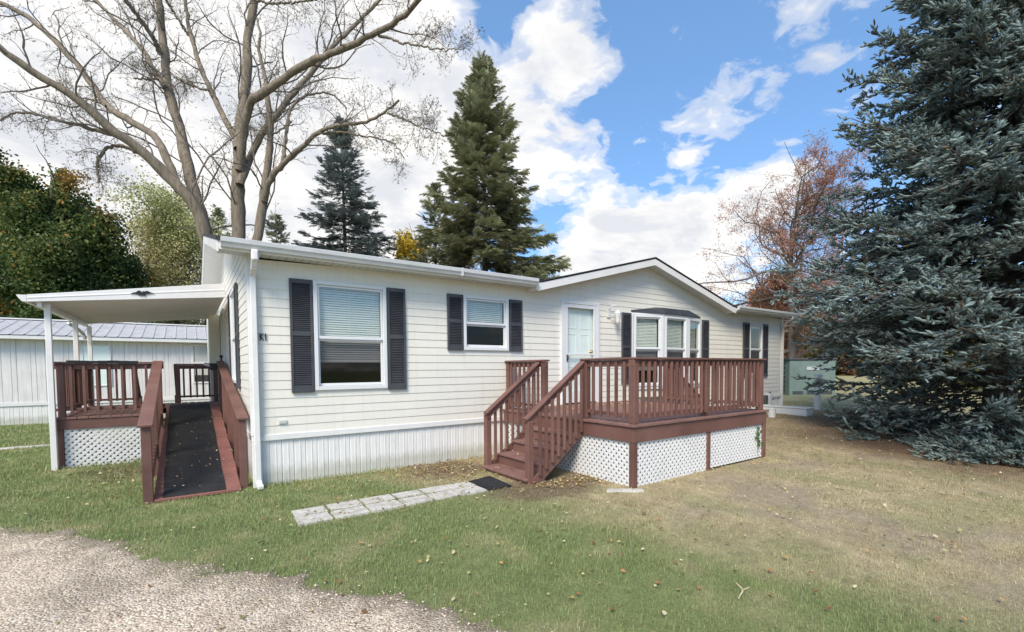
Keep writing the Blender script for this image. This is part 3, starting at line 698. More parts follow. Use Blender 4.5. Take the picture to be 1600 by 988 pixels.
# porch lamp: scroll bracket, hanging tulip glass
lamp_ = MB(); lamp_.box(6.79, 6.87, -.035, -.018, 2.68, 2.93)
lamp_.tube([(6.83, -.03, 2.86), (6.86, -.10, 2.93), (6.93, -.16, 2.94), (7.0, -.17, 2.88), (6.98, -.16, 2.83)], .011, 8)
lamp_.tube([(6.83, -.03, 2.74), (6.87, -.08, 2.72), (6.93, -.14, 2.76), (6.97, -.16, 2.83)], .009, 8)
wl = lamp_.build('wall_lamp', M_WPLAST, home, bevel=.003)
m = MB(); m.lathe((6.97, -.165, 2.54), [(.022, 0), (.04, .03), (.05, .12), (.072, .22), (.075, .235), (.05, .26), (.02, .285), (.012, .30)], 8); m.build('lamp_shade', M_WPLAST, wl)
# house number, in plain black letters
def text_mesh(s, size, loc, parent, m_, name, ex=.004, bold=.0, sx=1.):
    cu = bpy.data.curves.new(name, 'FONT'); cu.body = s; cu.size = size; cu.extrude = ex; cu.offset = bold
    ob = bpy.data.objects.new(name, cu); COL.objects.link(ob); bpy.context.view_layer.update()
    me = bpy.data.meshes.new_from_object(ob.evaluated_get(bpy.context.evaluated_depsgraph_get())); bpy.data.objects.remove(ob)
    me.transform(Matrix.Translation(loc) @ Matrix.Rotation(math.pi/2, 4, 'X') @ Matrix.Diagonal((sx, 1, 1, 1)))
    me.materials.clear(); me.materials.append(m_); o = bpy.data.objects.new(name, me); COL.objects.link(o); adopt(o, parent); return o
text_mesh('K1', .135, (.093, -.026, 1.995), home, M_BLACK, 'house_number', bold=.003, sx=.62)
m = MB(); m.box(.30, .40, -.030, -.012, .845, .895)
for k in range(3): m.box(.31+k*.03, .33+k*.03, -.034, -.03, .853, .887)
m.build('wall_vent', M_SOFFIT, home)
# meter box, hose bib and pipes at the right end
m = MB(); m.box(13.50, 13.66, -.13, -.02, .46, .72); m.build('meter_box', M_DGREY, home, bevel=.01)
m = MB(); m.box(13.70, 13.86, -.16, -.02, .30, .76); m.build('utility_cover', M_WPLAST, home, bevel=.02)
m = MB(); m.tube([(13.9, -.03, .62), (13.9, -.12, .62), (13.9, -.16, .56)], .018, 8); m.tube([(13.74, -.10, .76), (13.80, -.12, .80), (13.92, -.10, .74)], .012, 8); m.build('hose_tap', M_BLACK, home)

# ------------------------------------------------------------------ decks, stairs, ramp
def post(parent, x, y, z0, z1, w=.09, name='post', label=None):
    m = MB(); m.box(x-w/2, x+w/2, y-w/2, y+w/2, z0, z1); return m.build(name, M_WOOD, parent, bevel=.005, label=label)
def balusters(parent, pts, w=.038):
    """pts: (x, y, z0, z1); the first is built, others of equal height are copies"""
    first = {}
    for x, y, z0, z1 in pts:
        key = round(z1-z0, 2)
        if key not in first:
            m = MB(); m.box(-w/2, w/2, -w/2, w/2, 0, z1-z0); o = m.build('baluster', M_WOOD, parent, bevel=.004); first[key] = o
        else: o = first[key].copy(); COL.objects.link(o)
        o.location = (x, y, z0)
def rail(parent, p, q, zt, w=.14, cap=True, low=None):
    """level rail between two posts: cap board, upper rail, lower rail"""
    (x0, y0), (x1, y1) = p, q
    m = MB()
    m.beam((x0, y0, zt-.015), (x1, y1, zt-.015), w, .03); m.build('cap_rail', M_WOOD, parent, bevel=.005)
    m = MB(); m.beam((x0, y0, zt-.078), (x1, y1, zt-.078), .038, .09); m.build('top_rail', M_WOOD, parent, bevel=.004)
    m = MB(); lo = low if low else zt-.78; m.beam((x0, y0, lo), (x1, y1, lo), .045, .045) if not low else m.beam((x0, y0, low), (x1, y1, low), .045, .045)
    m.build('bottom_rail', M_WOOD, parent, bevel=.004)
def lattice(parent, p0, p1, z0f, z1, inward, pitch=.066, w=.040, name='lattice_panel', scallop=False):
    """diagonal strips over the rectangle p0-p1, two layers, real holes"""
    p0, p1 = Vector((*p0, 0)), Vector((*p1, 0)); L = (p1-p0).length; d = (p1-p0)/L; nrm = Vector((inward[0], inward[1], 0))
    z0 = z0f; H = z1-z0; st = pitch*math.sqrt(2)/1.0; m = MB()
    def strip(c, sgn, off):
        # strip centre line s - sgn*h = c ; half width in s direction
        hw = w/math.sqrt(2)
        poly = [(c-hw, 0), (c+hw, 0), (c+hw+sgn*H, H), (c-hw+sgn*H, H)]
        for lo, sg in ((0, 1), (L, -1)):
            out = []
            for i in range(len(poly)):
                a, b = poly[i], poly[(i+1) % len(poly)]; ia, ib = sg*(a[0]-lo) >= 0, sg*(b[0]-lo) >= 0
                if ia: out.append(a)
                if ia != ib: t_ = (lo-a[0])/(b[0]-a[0]); out.append((lo, a[1]+t_*(b[1]-a[1])))
            poly = out
            if len(poly) < 3: return
        n = len(poly); vs = []
        for o_ in (off, off+.005):
            for s_, h in poly: q = p0+d*s_+nrm*o_; vs.append((q.x, q.y, z0+h))
        m.add(vs, [tuple(range(n)), tuple(range(2*n-1, n-1, -1))]+[(i, (i+1) % n, n+(i+1) % n, n+i) for i in range(n)])
    c = -H-st
    while c < L+H+st: strip(c, 1, 0); strip(c, -1, .0055); c += st
    return m.build(name, M_LATT, parent)
def boards(parent, x0, x1, y0, y1, z, along='x', w=.14, th=.034, name='deck_board', m_=None, zf=None):
    """a floor of planks as one part; gaps between the boards are real"""
    m = MB(); a, b = (y0, y1) if along == 'x' else (x0, x1); v = a
    while v < b-.01:
        e = min(v+w-.007, b); dz = random.uniform(-.0015, .0015)
        if along == 'x': m.box(x0, x1, v, e, z-th+dz, z+dz)
        else: m.box(v, e, y0, y1, z-th+dz, z+dz)
        v += w
    return m.build(name, m_ or M_DECKF, parent, bevel=.003)
DZ = .84
deck = thing('front_deck', 'raised reddish brown wooden deck with stairs, railings and white lattice skirt at the front door', 'deck', (5.8, -1.5, 0))
boards(deck, 4.02, 7.56, -3.10, -.03, DZ, 'x', name='deck_floor')
m = MB(); m.box(4.045, 4.08, -3.075, -.03, .60, .803); m.build('fascia', M_WOOD, deck, bevel=.004)
m = MB(); m.box(4.081, 7.52, -3.075, -3.04, .60, .803); m.build('fascia', M_WOOD, deck, bevel=.004)
m = MB(); m.box(7.5, 7.535, -3.039, -.03, .60, .803); m.build('fascia', M_WOOD, deck, bevel=.004)
m = MB(); m.box(4.085, 4.12, -3.03, -.03, .05, .1); 
for x in (4.9, 5.8, 6.7): m.box(x-.02, x+.02, -3.03, -.03, .62, .80)
m.build('joists', M_WOOD, deck)
for (x, y) in ((4.09, -3.03), (5.80, -3.02), (7.47, -3.03), (4.10, -1.02), (4.10, -.10)):
    m = MB(); m.box(x-.045, x+.045, y-.043, y+.03, -.02, .598); m.build('support_post', M_WOOD, deck, bevel=.005)
lattice(deck, (4.14, -3.045), (5.755, -3.045), .0, .61, (0, 1)); lattice(deck, (5.845, -3.045), (7.42, -3.045), .03, .61, (0, 1))
lattice(deck, (4.075, -2.98), (4.075, -.99), .0, .61, (1, 0)); lattice(deck, (4.075, -.95), (4.075, -.05), .0, .61, (1, 0)); lattice(deck, (7.51, -2.98), (7.51, -.05), .06, .61, (-1, 0))
m = MB(); m.box(4.086, 4.10, -2.03, -2.00, .0, .6); m.build('lattice_joint', M_TRIM, deck)
ZR = 1.73
pc = post(deck, 4.155, -2.985, DZ+.002, 1.70, .1)
for x, y in ((5.81, -2.985), (7.45, -2.985), (4.155, -2.09), (4.155, -1.10), (4.155, -.075), (7.45, -1.05)): post(deck, x, y, DZ+.002, 1.70, .092)
rail(deck, (4.10, -3.0), (7.52, -3.0), ZR); rail(deck, (4.155, -2.93), (4.155, -2.02), ZR); rail(deck, (4.155, -1.16), (4.155, -.02), ZR+.003); rail(deck, (7.45, -2.93), (7.45, -1.0), ZR)
balusters(deck, [(x, -3.043, .90, 1.67) for x in np.arange(4.27, 5.74, .122)]+[(x, -3.043, .90, 1.67) for x in np.arange(5.92, 7.38, .122)])
balusters(deck, [(4.113, y, .90, 1.67) for y in np.arange(-2.86, -2.14, .146)]+[(4.113, y, .90, 1.67) for y in np.arange(-.98, -.12, .13)]+[(7.492, y, .90, 1.67) for y in np.arange(-2.87, -1.1, .125)])
# left stairs: four treads and a top nosing, sides open to the rails
noses = [(3.02, .075), (3.30, .25), (3.57, .43), (3.82, .625)]
for k, (x, z) in enumerate(noses):
    m = MB(); x1 = noses[k+1][0]+.03 if k < 3 else 4.04; m.box(x, x1, -2.09, -.96, z-.036, z); m.build('tread', M_DECKF, deck, bevel=.005)
    m = MB(); m.box(x+.028, x+.05, -2.075, -.975, z-.18 if k else -.03, z-.037); m.build('riser', M_WOOD, deck)
for y in (-2.115, -.955):
    m = MB()
    # sawtooth stringer as a strip of convex pieces
    m.prism([(3.10, -.02), (3.28, -.02), (3.34, .06), (3.34, .213), (3.33, .213), (3.10, .04)], 1, y, y+.036); m.prism([(3.34, .06), (3.61, .265), (3.61, .393), (3.34, .213)], 1, y, y+.036)
    m.prism([(3.61, .265), (3.86, .45), (3.86, .588), (3.61, .393)], 1, y, y+.036); m.prism([(3.86, .45), (4.044, .59), (4.044, .80), (3.86, .588)], 1, y, y+.036)
    m.build('stringer', M_WOOD, deck)
post(deck, 3.10, -2.06, -.02, .87); post(deck, 3.13, -.94, -.02, .87)
for y0, x0 in ((-2.06, 3.10), (-.985, 3.13)):
    sl = (1.70-.905)/(4.13-(x0-.05)); zr = lambda x: .905+(x-(x0-.05))*sl
    m = MB(); m.beam((x0-.07, y0, zr(x0-.07)), (4.14, y0, zr(4.14)), .10, .032, side=(0, 1, 0)); m.build('stair_cap_rail', M_WOOD, deck, bevel=.005)
    m = MB(); m.beam((x0-.05, y0, zr(x0-.05)-.065), (4.11, y0, zr(4.11)-.065), .038, .09, side=(0, 1, 0)); m.build('stair_rail', M_WOOD, deck, bevel=.004)
    yo = y0-.075 if y0 < -1.5 else y0+.02
    for x in np.arange(x0+.13, 4.06, .112):
        zb = .09+(x-3.05)*.68-.10; m = MB(); m.box(x-.019, x+.019, yo-.019, yo+.019, max(zb, .03), zr(x)-.05); m.build('stair_baluster', M_WOOD, deck, bevel=.003)
# stairs going down at the right side of the deck, half hidden behind the rails
for k in range(4):
    m = MB(); x = 7.54+.28*k; z = .67-.165*k; m.box(x, x+.31, -1.0, -.1, z-.036, z); m.build('tread', M_DECKF, deck, bevel=.004)
    m = MB(); m.box(x+.26, x+.28, -.98, -.12, max(0, z-.2), z-.037); m.build('riser', M_WOOD, deck)
for y in (-1.04, -.08):
    m = MB(); m.prism([(7.536, .45), (8.30, .0), (8.62, .0), (8.62, .14), (7.536, .80)], 1, y, y+.036); m.build('stringer', M_WOOD, deck)
post(deck, 8.55, -1.06, .0, .93)
m = MB(); m.beam((7.44, -1.06, 1.74), (8.64, -1.06, .92), .10, .032, side=(0, 1, 0)); m.build('stair_cap_rail', M_WOOD, deck, bevel=.004)
m = MB(); m.beam((7.48, -1.06, 1.64), (8.55, -1.06, .90), .038, .09, side=(0, 1, 0)); m.build('stair_rail', M_WOOD, deck)
for x in np.arange(7.62, 8.5, .12):
    m = MB(); zb = .80-(x-7.54)*.6; zt = 1.64-(x-7.48)*.69; m.box(x-.019, x+.019, -1.11, -1.072, zb-.1, zt); m.build('stair_baluster', M_WOOD, deck)
k = 420; lx = np.r_[rng.uniform(4.2, 7.4, k), rng.uniform(4.2, 5.2, 60), rng.uniform(3.06, 3.96, 40)]; ly = np.r_[-.08-np.abs(rng.normal(0, .8, k)), rng.uniform(-2, -.8, 60), rng.uniform(-1.9, -1.1, 40)]
lzv = np.where(lx < 3.95, np.select([lx < 3.28, lx < 3.55, lx < 3.8], [.075, .25, .43], .625), DZ); kk = (ly > -2.9) & ~((lx > 3.8) & (lx < 4.02))
stuff(leaves('deck_leaves', lx[kk], ly[kk], lzv[kk]+.012, rng.uniform(.02, .05, kk.sum()), LC+[(.5, .25, .17)]))
# small vine poking through the lattice
m_x = rng.normal(7.28, .05, 26); m_z = rng.uniform(.22, .56, 26); ci = rng.uniform(.7, 1.2, (26, 1))
V, Fc, C = inst(LV, LF, basis(rand_dir(26)*[1, .3, 1], np.tile([0, -1., 0], (26, 1)), rng.uniform(.04, .07, 26)), np.stack([m_x+.04*np.sin(m_z*30), np.full(26, -3.065), m_z], 1), np.array([.10, .17, .04])*ci)
vine = thing('vine', 'small green vine growing up through the right end of the white lattice', 'plant', (7.3, -3.06, .05))
np_mesh('vine_leaves', V, Fc, M_LEAF, vine, col=C)
m = MB(); m.tube([(7.30, -3.055, .05), (7.26, -3.062, .22), (7.31, -3.06, .40), (7.26, -3.062, .56)], .004, 5); m.build('vine_stem', M_TWIG, vine)
# pale slab edge sunk in the ground before the lattice
m = MB(); m.prism([(3.62, -3.0), (4.02, -3.28), (4.08, -3.2), (3.72, -2.92)], 2, -.02, .022); tag(m.build('edging_stone', M_CONC, None, bevel=.006), 'flat buried grey edging stone at the foot of the deck lattice by the stairs', 'stone')

# ---- side porch and ramp
porch = thing('side_porch', 'small brown side porch with railings, white lattice and a long access ramp', 'porch', (-1.3, 3.3, 0))
boards(porch, -2.50, -1.13, 3.22, 6.30, DZ, 'y', name='porch_floor'); boards(porch, -1.128, -.05, 4.92, 6.30, DZ-.001, 'y', name='porch_floor')
m = MB(); m.box(-2.485, -1.20, 3.235, 3.27, .64, .803); m.build('fascia', M_WOOD, porch, bevel=.004)
m = MB(); m.box(-2.485, -2.45, 3.271, 6.29, .64, .803); m.build('fascia', M_WOOD, porch, bevel=.004)
m = MB(); m.box(-2.449, -.06, 6.25, 6.285, .64, .803); m.build('fascia', M_WOOD, porch, bevel=.004)
for x, y in ((-2.44, 3.29), (-2.44, 6.22), (-1.7, 6.22), (-.95, 6.22)): post(porch, x, y, -.02, .638, .085, 'support_post')
lattice(porch, (-2.39, 3.262), (-1.20, 3.262), .0, .65, (0, 1)); lattice(porch, (-2.46, 3.36), (-2.46, 6.2), .0, .65, (1, 0))
for x, y in ((-2.41, 3.31), (-2.43, 6.22), (-1.68, 6.22), (-.90, 6.22), (-.16, 6.22), (-2.43, 4.8)): post(porch, x, y, DZ+.002, 1.71, .09)
rail(porch, (-2.5, 3.30), (-1.06, 3.30), 1.75, low=.965); rail(porch, (-2.43, 3.36), (-2.43, 6.27), 1.75, low=.965); rail(porch, (-2.37, 6.22), (-1.62, 6.22), 1.75, low=.965); rail(porch, (-.95, 6.22), (-.06, 6.22), 1.75, low=.98)
balusters(porch, [(x, 3.262, .90, 1.69) for x in np.arange(-2.28, -1.2, .162)]+[(-2.468, y, .90, 1.69) for y in np.arange(3.48, 6.2, .14)]+[(x, 6.26, .93, 1.69) for x in np.arange(-2.28, -1.7, .14)]+[(x, 6.18, .95, 1.69) for x in np.arange(-.79, -.2, .125)])
# rear steps of the porch, only their descending handrail shows
for x in (-1.68, -.95):
    m = MB(); m.beam((x, 6.25, 1.70), (x, 7.35, .95), .05, .10, side=(1, 0, 0)); m.build('stair_rail', M_WOOD, porch); post(porch, x, 7.3, -.02, .97)
for k in range(3):
    m = MB(); m.box(-1.66, -.97, 6.30+.28*k, 6.60+.28*k, .60-.2*k, .64-.2*k); m.build('tread', M_DECKF, porch)
# ramp boards laid across the slope
RY0, RY1 = -.10, 4.92; zr_ = lambda y: .035+(y-RY0)*(DZ-.035)/(RY1-RY0)
m = MB(); y = RY0
while y < RY1-.01:
    e = min(y+.133, RY1); jx = random.uniform(-.006, .006)
    m.add([(-1.09+jx, y, zr_(y)), (-.17+jx, y, zr_(y)), (-.17+jx, e, zr_(e)), (-1.09+jx, e, zr_(e)), (-1.09+jx, y, zr_(y)-.034), (-.17+jx, y, zr_(y)-.034), (-.17+jx, e, zr_(e)-.034), (-1.09+jx, e, zr_(e)-.034)], [(0,1,2,3),(7,6,5,4),(0,4,5,1),(1,5,6,2),(2,6,7,3),(3,7,4,0)]); y += .14
m.build('ramp_boards', M_RAMPB, porch, bevel=.004)
for x in (-1.075, -.20):
    m = MB(); m.prism([(RY0+.02, -.04), (RY1, .60), (RY1, DZ-.035), (RY0+.02, .0)], 0, x-.018, x+.018); m.build('ramp_stringer', M_WOOD, porch)
lattice(porch, (-.155, 1.6), (-.155, 4.8), .0, .30, (-1, 0))
zl = lambda y: .955+(y+.1)*(1.755-.955)/3.4
m = MB(); m.beam((-1.14, -.16, zl(-.16)), (-1.14, 3.30, zl(3.30)), .145, .034, side=(1, 0, 0)); m.build('ramp_cap_rail', M_WOOD, porch, bevel=.006)
m = MB(); m.beam((-1.14, -.10, zl(-.10)-.062), (-1.14, 3.28, zl(3.28)-.062), .04, .09, side=(1, 0, 0)); m.build('ramp_rail', M_WOOD, porch, bevel=.004)
m = MB(); m.beam((-1.14, .0, .12), (-1.14, 3.25, .75), .04, .16, side=(1, 0, 0)); m.build('ramp_kerb', M_WOOD, porch)
post(porch, -1.14, -.06, -.03, zl(-.06)-.02, .1); post(porch, -1.14, 3.27, -.02, 1.71, .1); post(porch, -1.14, 1.6, .0, zl(1.6)-.03, .09)
for y in np.arange(.12, 3.2, .15): m = MB(); m.box(-1.175, -1.137, y-.019, y+.019, .10+y*.19, zl(y)-.03); m.build('ramp_baluster', M_WOOD, porch)
zg = lambda y: .955+(y-.1)*(1.76-.955)/4.6
m = MB(); m.beam((-.125, .02, zg(.02)), (-.125, 4.80, zg(4.80)), .14, .034, side=(1, 0, 0)); m.build('ramp_cap_rail', M_WOOD, porch, bevel=.006)
m = MB(); m.beam((-.125, .1, zg(.1)-.062), (-.125, 4.7, zg(4.7)-.062), .04, .09, side=(1, 0, 0)); m.build('ramp_rail', M_WOOD, porch, bevel=.004)
for y in (.10, .95, 2.3, 3.6, 4.72): post(porch, -.125, y, -.02, zg(y)-.02, .09)
m = MB(); m.box(-.135, -.115, .20, .235, .35, .86); m.build('bracket', M_TRIM, porch)
# runner on the ramp, continuing over the landing
m = MB(); ys2 = list(np.linspace(RY0+.03, RY1, 30)); e0, e1 = -1.005, -.345
vs = []
for k, y in enumerate(ys2+[5.6]):
    z = zr_(y) if y <= RY1 else DZ; w = .012*math.sin(k*.9)*.4
    vs += [(e0+w-(.04*(y/5) if y > 0 else 0), y, z+.006), (e1+w*.6+.012*(y/5), y, z+.007), (e0+w-(.04*(y/5) if y > 0 else 0), y, z+.001), (e1+w*.6+.012*(y/5), y, z+.001)]
n = len(ys2)+1
m.add(vs, [(4*i, 4*i+1, 4*i+5, 4*i+4) for i in range(n-1)]+[(4*i+2, 4*i, 4*i+4, 4*i+6) for i in range(n-1)]+[(4*i+1, 4*i+3, 4*i+7, 4*i+5) for i in range(n-1)]+[(0, 2, 3, 1)])
tag(m.build('ramp_runner', M_MATBLK), 'long black rough runner mat lying on the access ramp', 'mat')
k = 90; ly = rng.uniform(0, 5.2, k); lx = rng.uniform(-1.05, -.2, k); stuff(leaves('ramp_leaves', lx, ly, np.where(ly < RY1, zr_(ly), DZ)+.014, rng.uniform(.015, .038, k), [(.6, .55, .42), (.55, .42, .2), (.5, .33, .16)]))
m = MB(); pts = [(x, 1.752+.012*math.sin(x*9)*0) for x in np.linspace(-2.32, -1.42, 8)]
for a, b in zip(pts, pts[1:]): m.box(a[0], b[0]-.0005, 3.215, 3.385, 1.751, 1.768+.004*math.sin(a[0]*13)); m.box(a[0], b[0]-.0005, 3.213, 3.225, 1.715+.008*math.sin(a[0]*17), 1.7505)
tag(m.build('rail_mat', M_MATBLK), 'dark grey rubber strip draped over the front handrail of the side porch', 'mat')
# letter box on the far end of the ramp rail, papers sticking out
lb_ = thing('letter_box', 'small black letter box with white papers at the top of the ramp handrail', 'mailbox', (-.20, 4.6, 1.65))
m = MB(); m.box(-.33, -.20, 4.50, 4.62, 1.60, 1.74); m.build('box_body', M_BLACK, lb_, bevel=.008)
m = MB(); m.add([(-.44, 4.49, 1.70), (-.32, 4.49, 1.67), (-.32, 4.60, 1.745), (-.41, 4.60, 1.76), (-.44, 4.493, 1.697), (-.32, 4.493, 1.667), (-.32, 4.60, 1.742), (-.41, 4.60, 1.757)], [(0,1,2,3),(7,6,5,4),(0,4,5,1),(1,5,6,2),(2,6,7,3),(3,7,4,0)]); m.build('paper', M_WPLAST, lb_)
m = MB(); m.tube([(-.1, 4.86, 1.62), (-.1, 4.86, 1.86)], .018, 8); m.lathe((-.1, 4.86, 1.86), [(.02, 0), (.035, .02), (.03, .05), (.008, .07)], 10); m.build('finial', M_BLACK, lb_)

# ---- canopy over the porch
can = thing('porch_canopy', 'white metal awning roof on slim white posts over the side porch', 'awning', (-2.5, 3.2, 0))
cX0, cX1, cY0, cY1 = -2.68, -.10, 2.96, 7.15
cu_ = lambda x: 2.97+(x-cX1)*(2.97-2.68)/(cX1-cX0)       # underside
m = MB(); y = cY0
while y < cY1:
    prof = [(y, .012), (y+.012, 0), (y+.028, .012), (y+.11, .012)]
    for (ya, za), (yb, zb) in zip(prof, prof[1:]): m.add([(cX0, ya, cu_(cX0)+za), (cX1, ya, cu_(cX1)+za), (cX1, yb, cu_(cX1)+zb), (cX0, yb, cu_(cX0)+zb)], [(0, 1, 2, 3)])
    y += .11
m.add([(cX0, cY0, cu_(cX0)+.07), (cX1, cY0, cu_(cX1)+.09), (cX1, cY1, cu_(cX1)+.09), (cX0, cY1, cu_(cX0)+.07)], [(0, 1, 2, 3)])
m.build('awning_roof', M_TRIM, can)
m = MB(); zt0, zt1, zb0, zb1 = 2.765, 3.185, 2.655, 2.93
for y0, y1 in ((cY0-.03, cY0-.004), (cY1, cY1+.025)):
    if y0 > 5: m.build('awning_fascia', M_TRIM, can, bevel=.004); m = MB()
    m.add([(cX0, y0, zb0), (cX1, y0, zb1), (cX1, y0, zt1), (cX0, y0, zt0), (cX0, y1, zb0), (cX1, y1, zb1), (cX1, y1, zt1), (cX0, y1, zt0)], [(0,1,2,3),(7,6,5,4),(0,4,5,1),(1,5,6,2),(2,6,7,3),(3,7,4,0)])
m.build('awning_fascia', M_TRIM, can, bevel=.004); m = MB()
m.add([(cX0, cY0-.036, (zb0+zt0)/2+.0), (cX1, cY0-.036, (zb1+zt1)/2), (cX1, cY0-.036, (zb1+zt1)/2+.012), (cX0, cY0-.036, (zb0+zt0)/2+.012), (cX0, cY0-.031, (zb0+zt0)/2), (cX1, cY0-.031, (zb1+zt1)/2), (cX1, cY0-.031, (zb1+zt1)/2+.03), (cX0, cY0-.031, (zb0+zt0)/2+.02)], [(0,1,2,3),(0,4,5,1),(3,2,6,7)])
m.build('awning_bead', M_TRIM, can)
m = MB(); m.prism([(cX0-.115, 2.755), (cX0-.002, 2.76), (cX0-.002, 2.655), (cX0-.05, 2.655), (cX0-.085, 2.70)], 1, cY0-.03, cY1+.03); m.build('awning_gutter', M_TRIM, can, bevel=.004)
m = MB(); m.box(-2.585, -2.535, 2.99, cY1, 2.60, 2.675); m.build('beam', M_TRIM, can)
for y in (3.16, 5.35, 6.95):
    m = MB(); m.box(-2.565+.03, -2.49+.03, y-.037, y+.037, -.02, 2.60 if y > 4 else 2.67); m.build('awning_post', M_TRIM, can, bevel=.006)
m = MB(); pp = [(-2.73, 6.2, 2.66), (-2.73, 6.2, 2.60), (-2.62, 6.45, 2.50), (-2.58, 6.78, 2.42), (-2.56, 6.84, 2.3), (-2.56, 6.84, .1)]
for a, b in zip(pp, pp[1:]): m.beam(a, b, .055, .05)
m.build('awning_downspout', M_GUTTER, can, bevel=.008)
# eagle-shaped ornament, cut from black metal
eg = [(-.155, .005), (-.12, .022), (-.08, .03), (-.06, .052), (-.035, .062), (-.015, .045), (0, .028), (.012, .045), (.022, .05), (.03, .042), (.045, .046), (.075, .052), (.10, .032), (.13, .02), (.155, .008), (.12, .006), (.085, -.004), (.055, -.006), (.045, -.02), (.035, -.045), (.02, -.03), (.005, -.042), (-.012, -.028), (-.035, -.038), (-.05, -.018), (-.075, -.006), (-.11, .002)]
m = MB(); m.prism([(-1.30+x, 2.893+z*.9+x*.1) for x, z in eg], 1, cY0-.048, cY0-.038); m.build('eagle_ornament', M_BLACK, can)

# ---- stepping slabs and rubber mat in front of the stairs
n = 0
names_ = ['nearest the driveway end', 'second from the driveway end', 'third from the driveway end', 'fourth from the driveway end', 'fifth from the driveway end', 'next to the black mat']
xe = [.18, .545, .93, 1.33, 1.70, 2.08, 2.45]
for r_, (ya, yb) in enumerate(((-1.745, -1.49), (-2.05, -1.775))):
    for c_ in range(6):
        a = .006+random.uniform(0, .006); tlt = random.uniform(-.004, .006); sx = .0 if r_ == 0 else -.02+.0*c_
        x0, x1 = xe[c_]+a+sx, xe[c_+1]-a+sx; m = MB(); z = .022+random.uniform(0, .006)
        m.add([(x0, ya, -.03), (x1, ya, -.03), (x1, yb, -.03), (x0, yb, -.03), (x0+.004, ya+.004, z), (x1-.004, ya+.003, z+tlt), (x1-.003, yb-.004, z), (x0+.003, yb-.003, z)], [(0,3,2,1),(4,5,6,7),(0,1,5,4),(1,2,6,5),(2,3,7,6),(3,0,4,7)])
        o = m.build('paving_slab', M_CONC, bevel=.004)
        tag(o, 'pale concrete slab in the %s row of the path, %s' % ('house side' if r_ == 0 else 'lawn side', names_[c_]), 'paving slab', 'concrete slabs of the short path')
m = MB(); m.prism([(2.44, -1.52), (2.86, -1.42), (2.80, -2.06), (2.46, -2.03)][::-1], 2, .0, .028)
for k in range(7): m.prism([(2.47+k*.052, -1.53), (2.485+k*.052, -1.53), (2.485+k*.052, -2.0), (2.47+k*.052, -2.0)][::-1], 2, .0285, .033)
tag(m.build('door_mat', M_MATBLK, bevel=.002), 'black ribbed rubber mat at the foot of the front deck stairs', 'mat')
tag(leaves('red_leaf', np.array([.02]), np.array([-4.93]), np.array([.05]), np.array([.06]), [(.50, .04, .06)]), 'bright red fallen leaf lying on the gravel', 'leaf')
# twig on the lawn
pt = at(1160, 930, (EYE-.02)/-ray(1160, 930)[2]); m = MB(); m.tube([(pt[0]-.09, pt[1]-.02, .03), (pt[0], pt[1], .045), (pt[0]+.05, pt[1]+.03, .04), (pt[0]+.08, pt[1]+.09, .05)], [.004, .006, .005, .003], 6)
m.tube([(pt[0]+.03, pt[1]+.01, .045), (pt[0]+.09, pt[1]-.0, .05)], .003, 5); MATS['twig'] = mat('pale_twig', (.5, .42, .27), .8); tag(m.build('fallen_twig', MATS['twig']), 'pale curled dry twig lying on the lawn in the foreground', 'twig')

# ------------------------------------------------------------------ the white neighbour at the left
nb = thing('neighbor_mobile_home', 'weathered white mobile home with grey metal roof behind the side porch', 'mobile home', (-6, 12.7, 0))
T = Matrix.Translation((0, 12.7, 0)); m = MB(T); NW = [(-3.40, -2.78, 1.15, 2.38), (-.52, .25, 1.18, 2.45)]
x = -17.; k = 0
while x < 1.6:
    w = (.115, .20, .115, .30)[k % 4]; k += 1; xe_ = min(x+w, 1.6)
    m.add([(x, 0, .61), (x+.012, .014, .61), (x+.024, 0, .61), (xe_, 0, .61), (x, 0, 2.56), (x+.012, .014, 2.56), (x+.024, 0, 2.56), (xe_, 0, 2.56)], [(0,1,5,4), (1,2,6,5), (2,3,7,6)]); x = xe_
m.build('front_wall', M_NEI, nb)
ribbed(T, -17, 1.6, lambda x: -.02, .58, .2).build('skirting', M_SKIRT, nb)
m = MB(T); m.box(-17, 1.6, -.02, .02, .56, .66); m.build('skirting_cap', M_TRIM, nb)
m = MB(T); m.box(-17.2, 1.8, -.33, -.27, 2.55, 2.66); m.box(-17.2, 1.8, -.27, .0, 2.55, 2.57); m.build('eave_fascia', M_TRIM, nb, bevel=.006)
m = MB(T); m.box(1.55, 1.6, .0, 4.3, 0, 2.6); m.box(-17, -16.95, .0, 4.3, 0, 2.6); m.box(-17, 1.6, 4.25, 4.3, 0, 2.6); m.prism([(.01, 2.57), (4.3, 2.57), (2.15, 3.2)], 0, 1.55, 1.6); m.build('back_wall', M_NEI, nb)
m = MB(T); x = -17.25
rz = lambda y: 2.675+(y+.35)*.63/2.55
while x < 1.8:
    for (xa, za), (xb, zb) in (((x, 0), (x+.03, .022)), ((x+.03, .022), (x+.06, 0)), ((x+.06, 0), (x+.30, 0))):
        m.add([(xa, -.35, rz(-.35)+za), (xb, -.35, rz(-.35)+zb), (xb, 2.2, rz(2.2)+zb), (xa, 2.2, rz(2.2)+za), (xb, 4.75, rz(-.35)+zb), (xa, 4.75, rz(-.35)+za)], [(0,1,2,3), (3,2,4,5)])
    x += .30
m.build('metal_roof', M_NROOF, nb)
m = MB(T); m.box(-17.25, 1.85, 2.10, 2.30, rz(2.2)+.01, rz(2.2)+.05); m.build('ridge_cap', M_TRIM, nb)
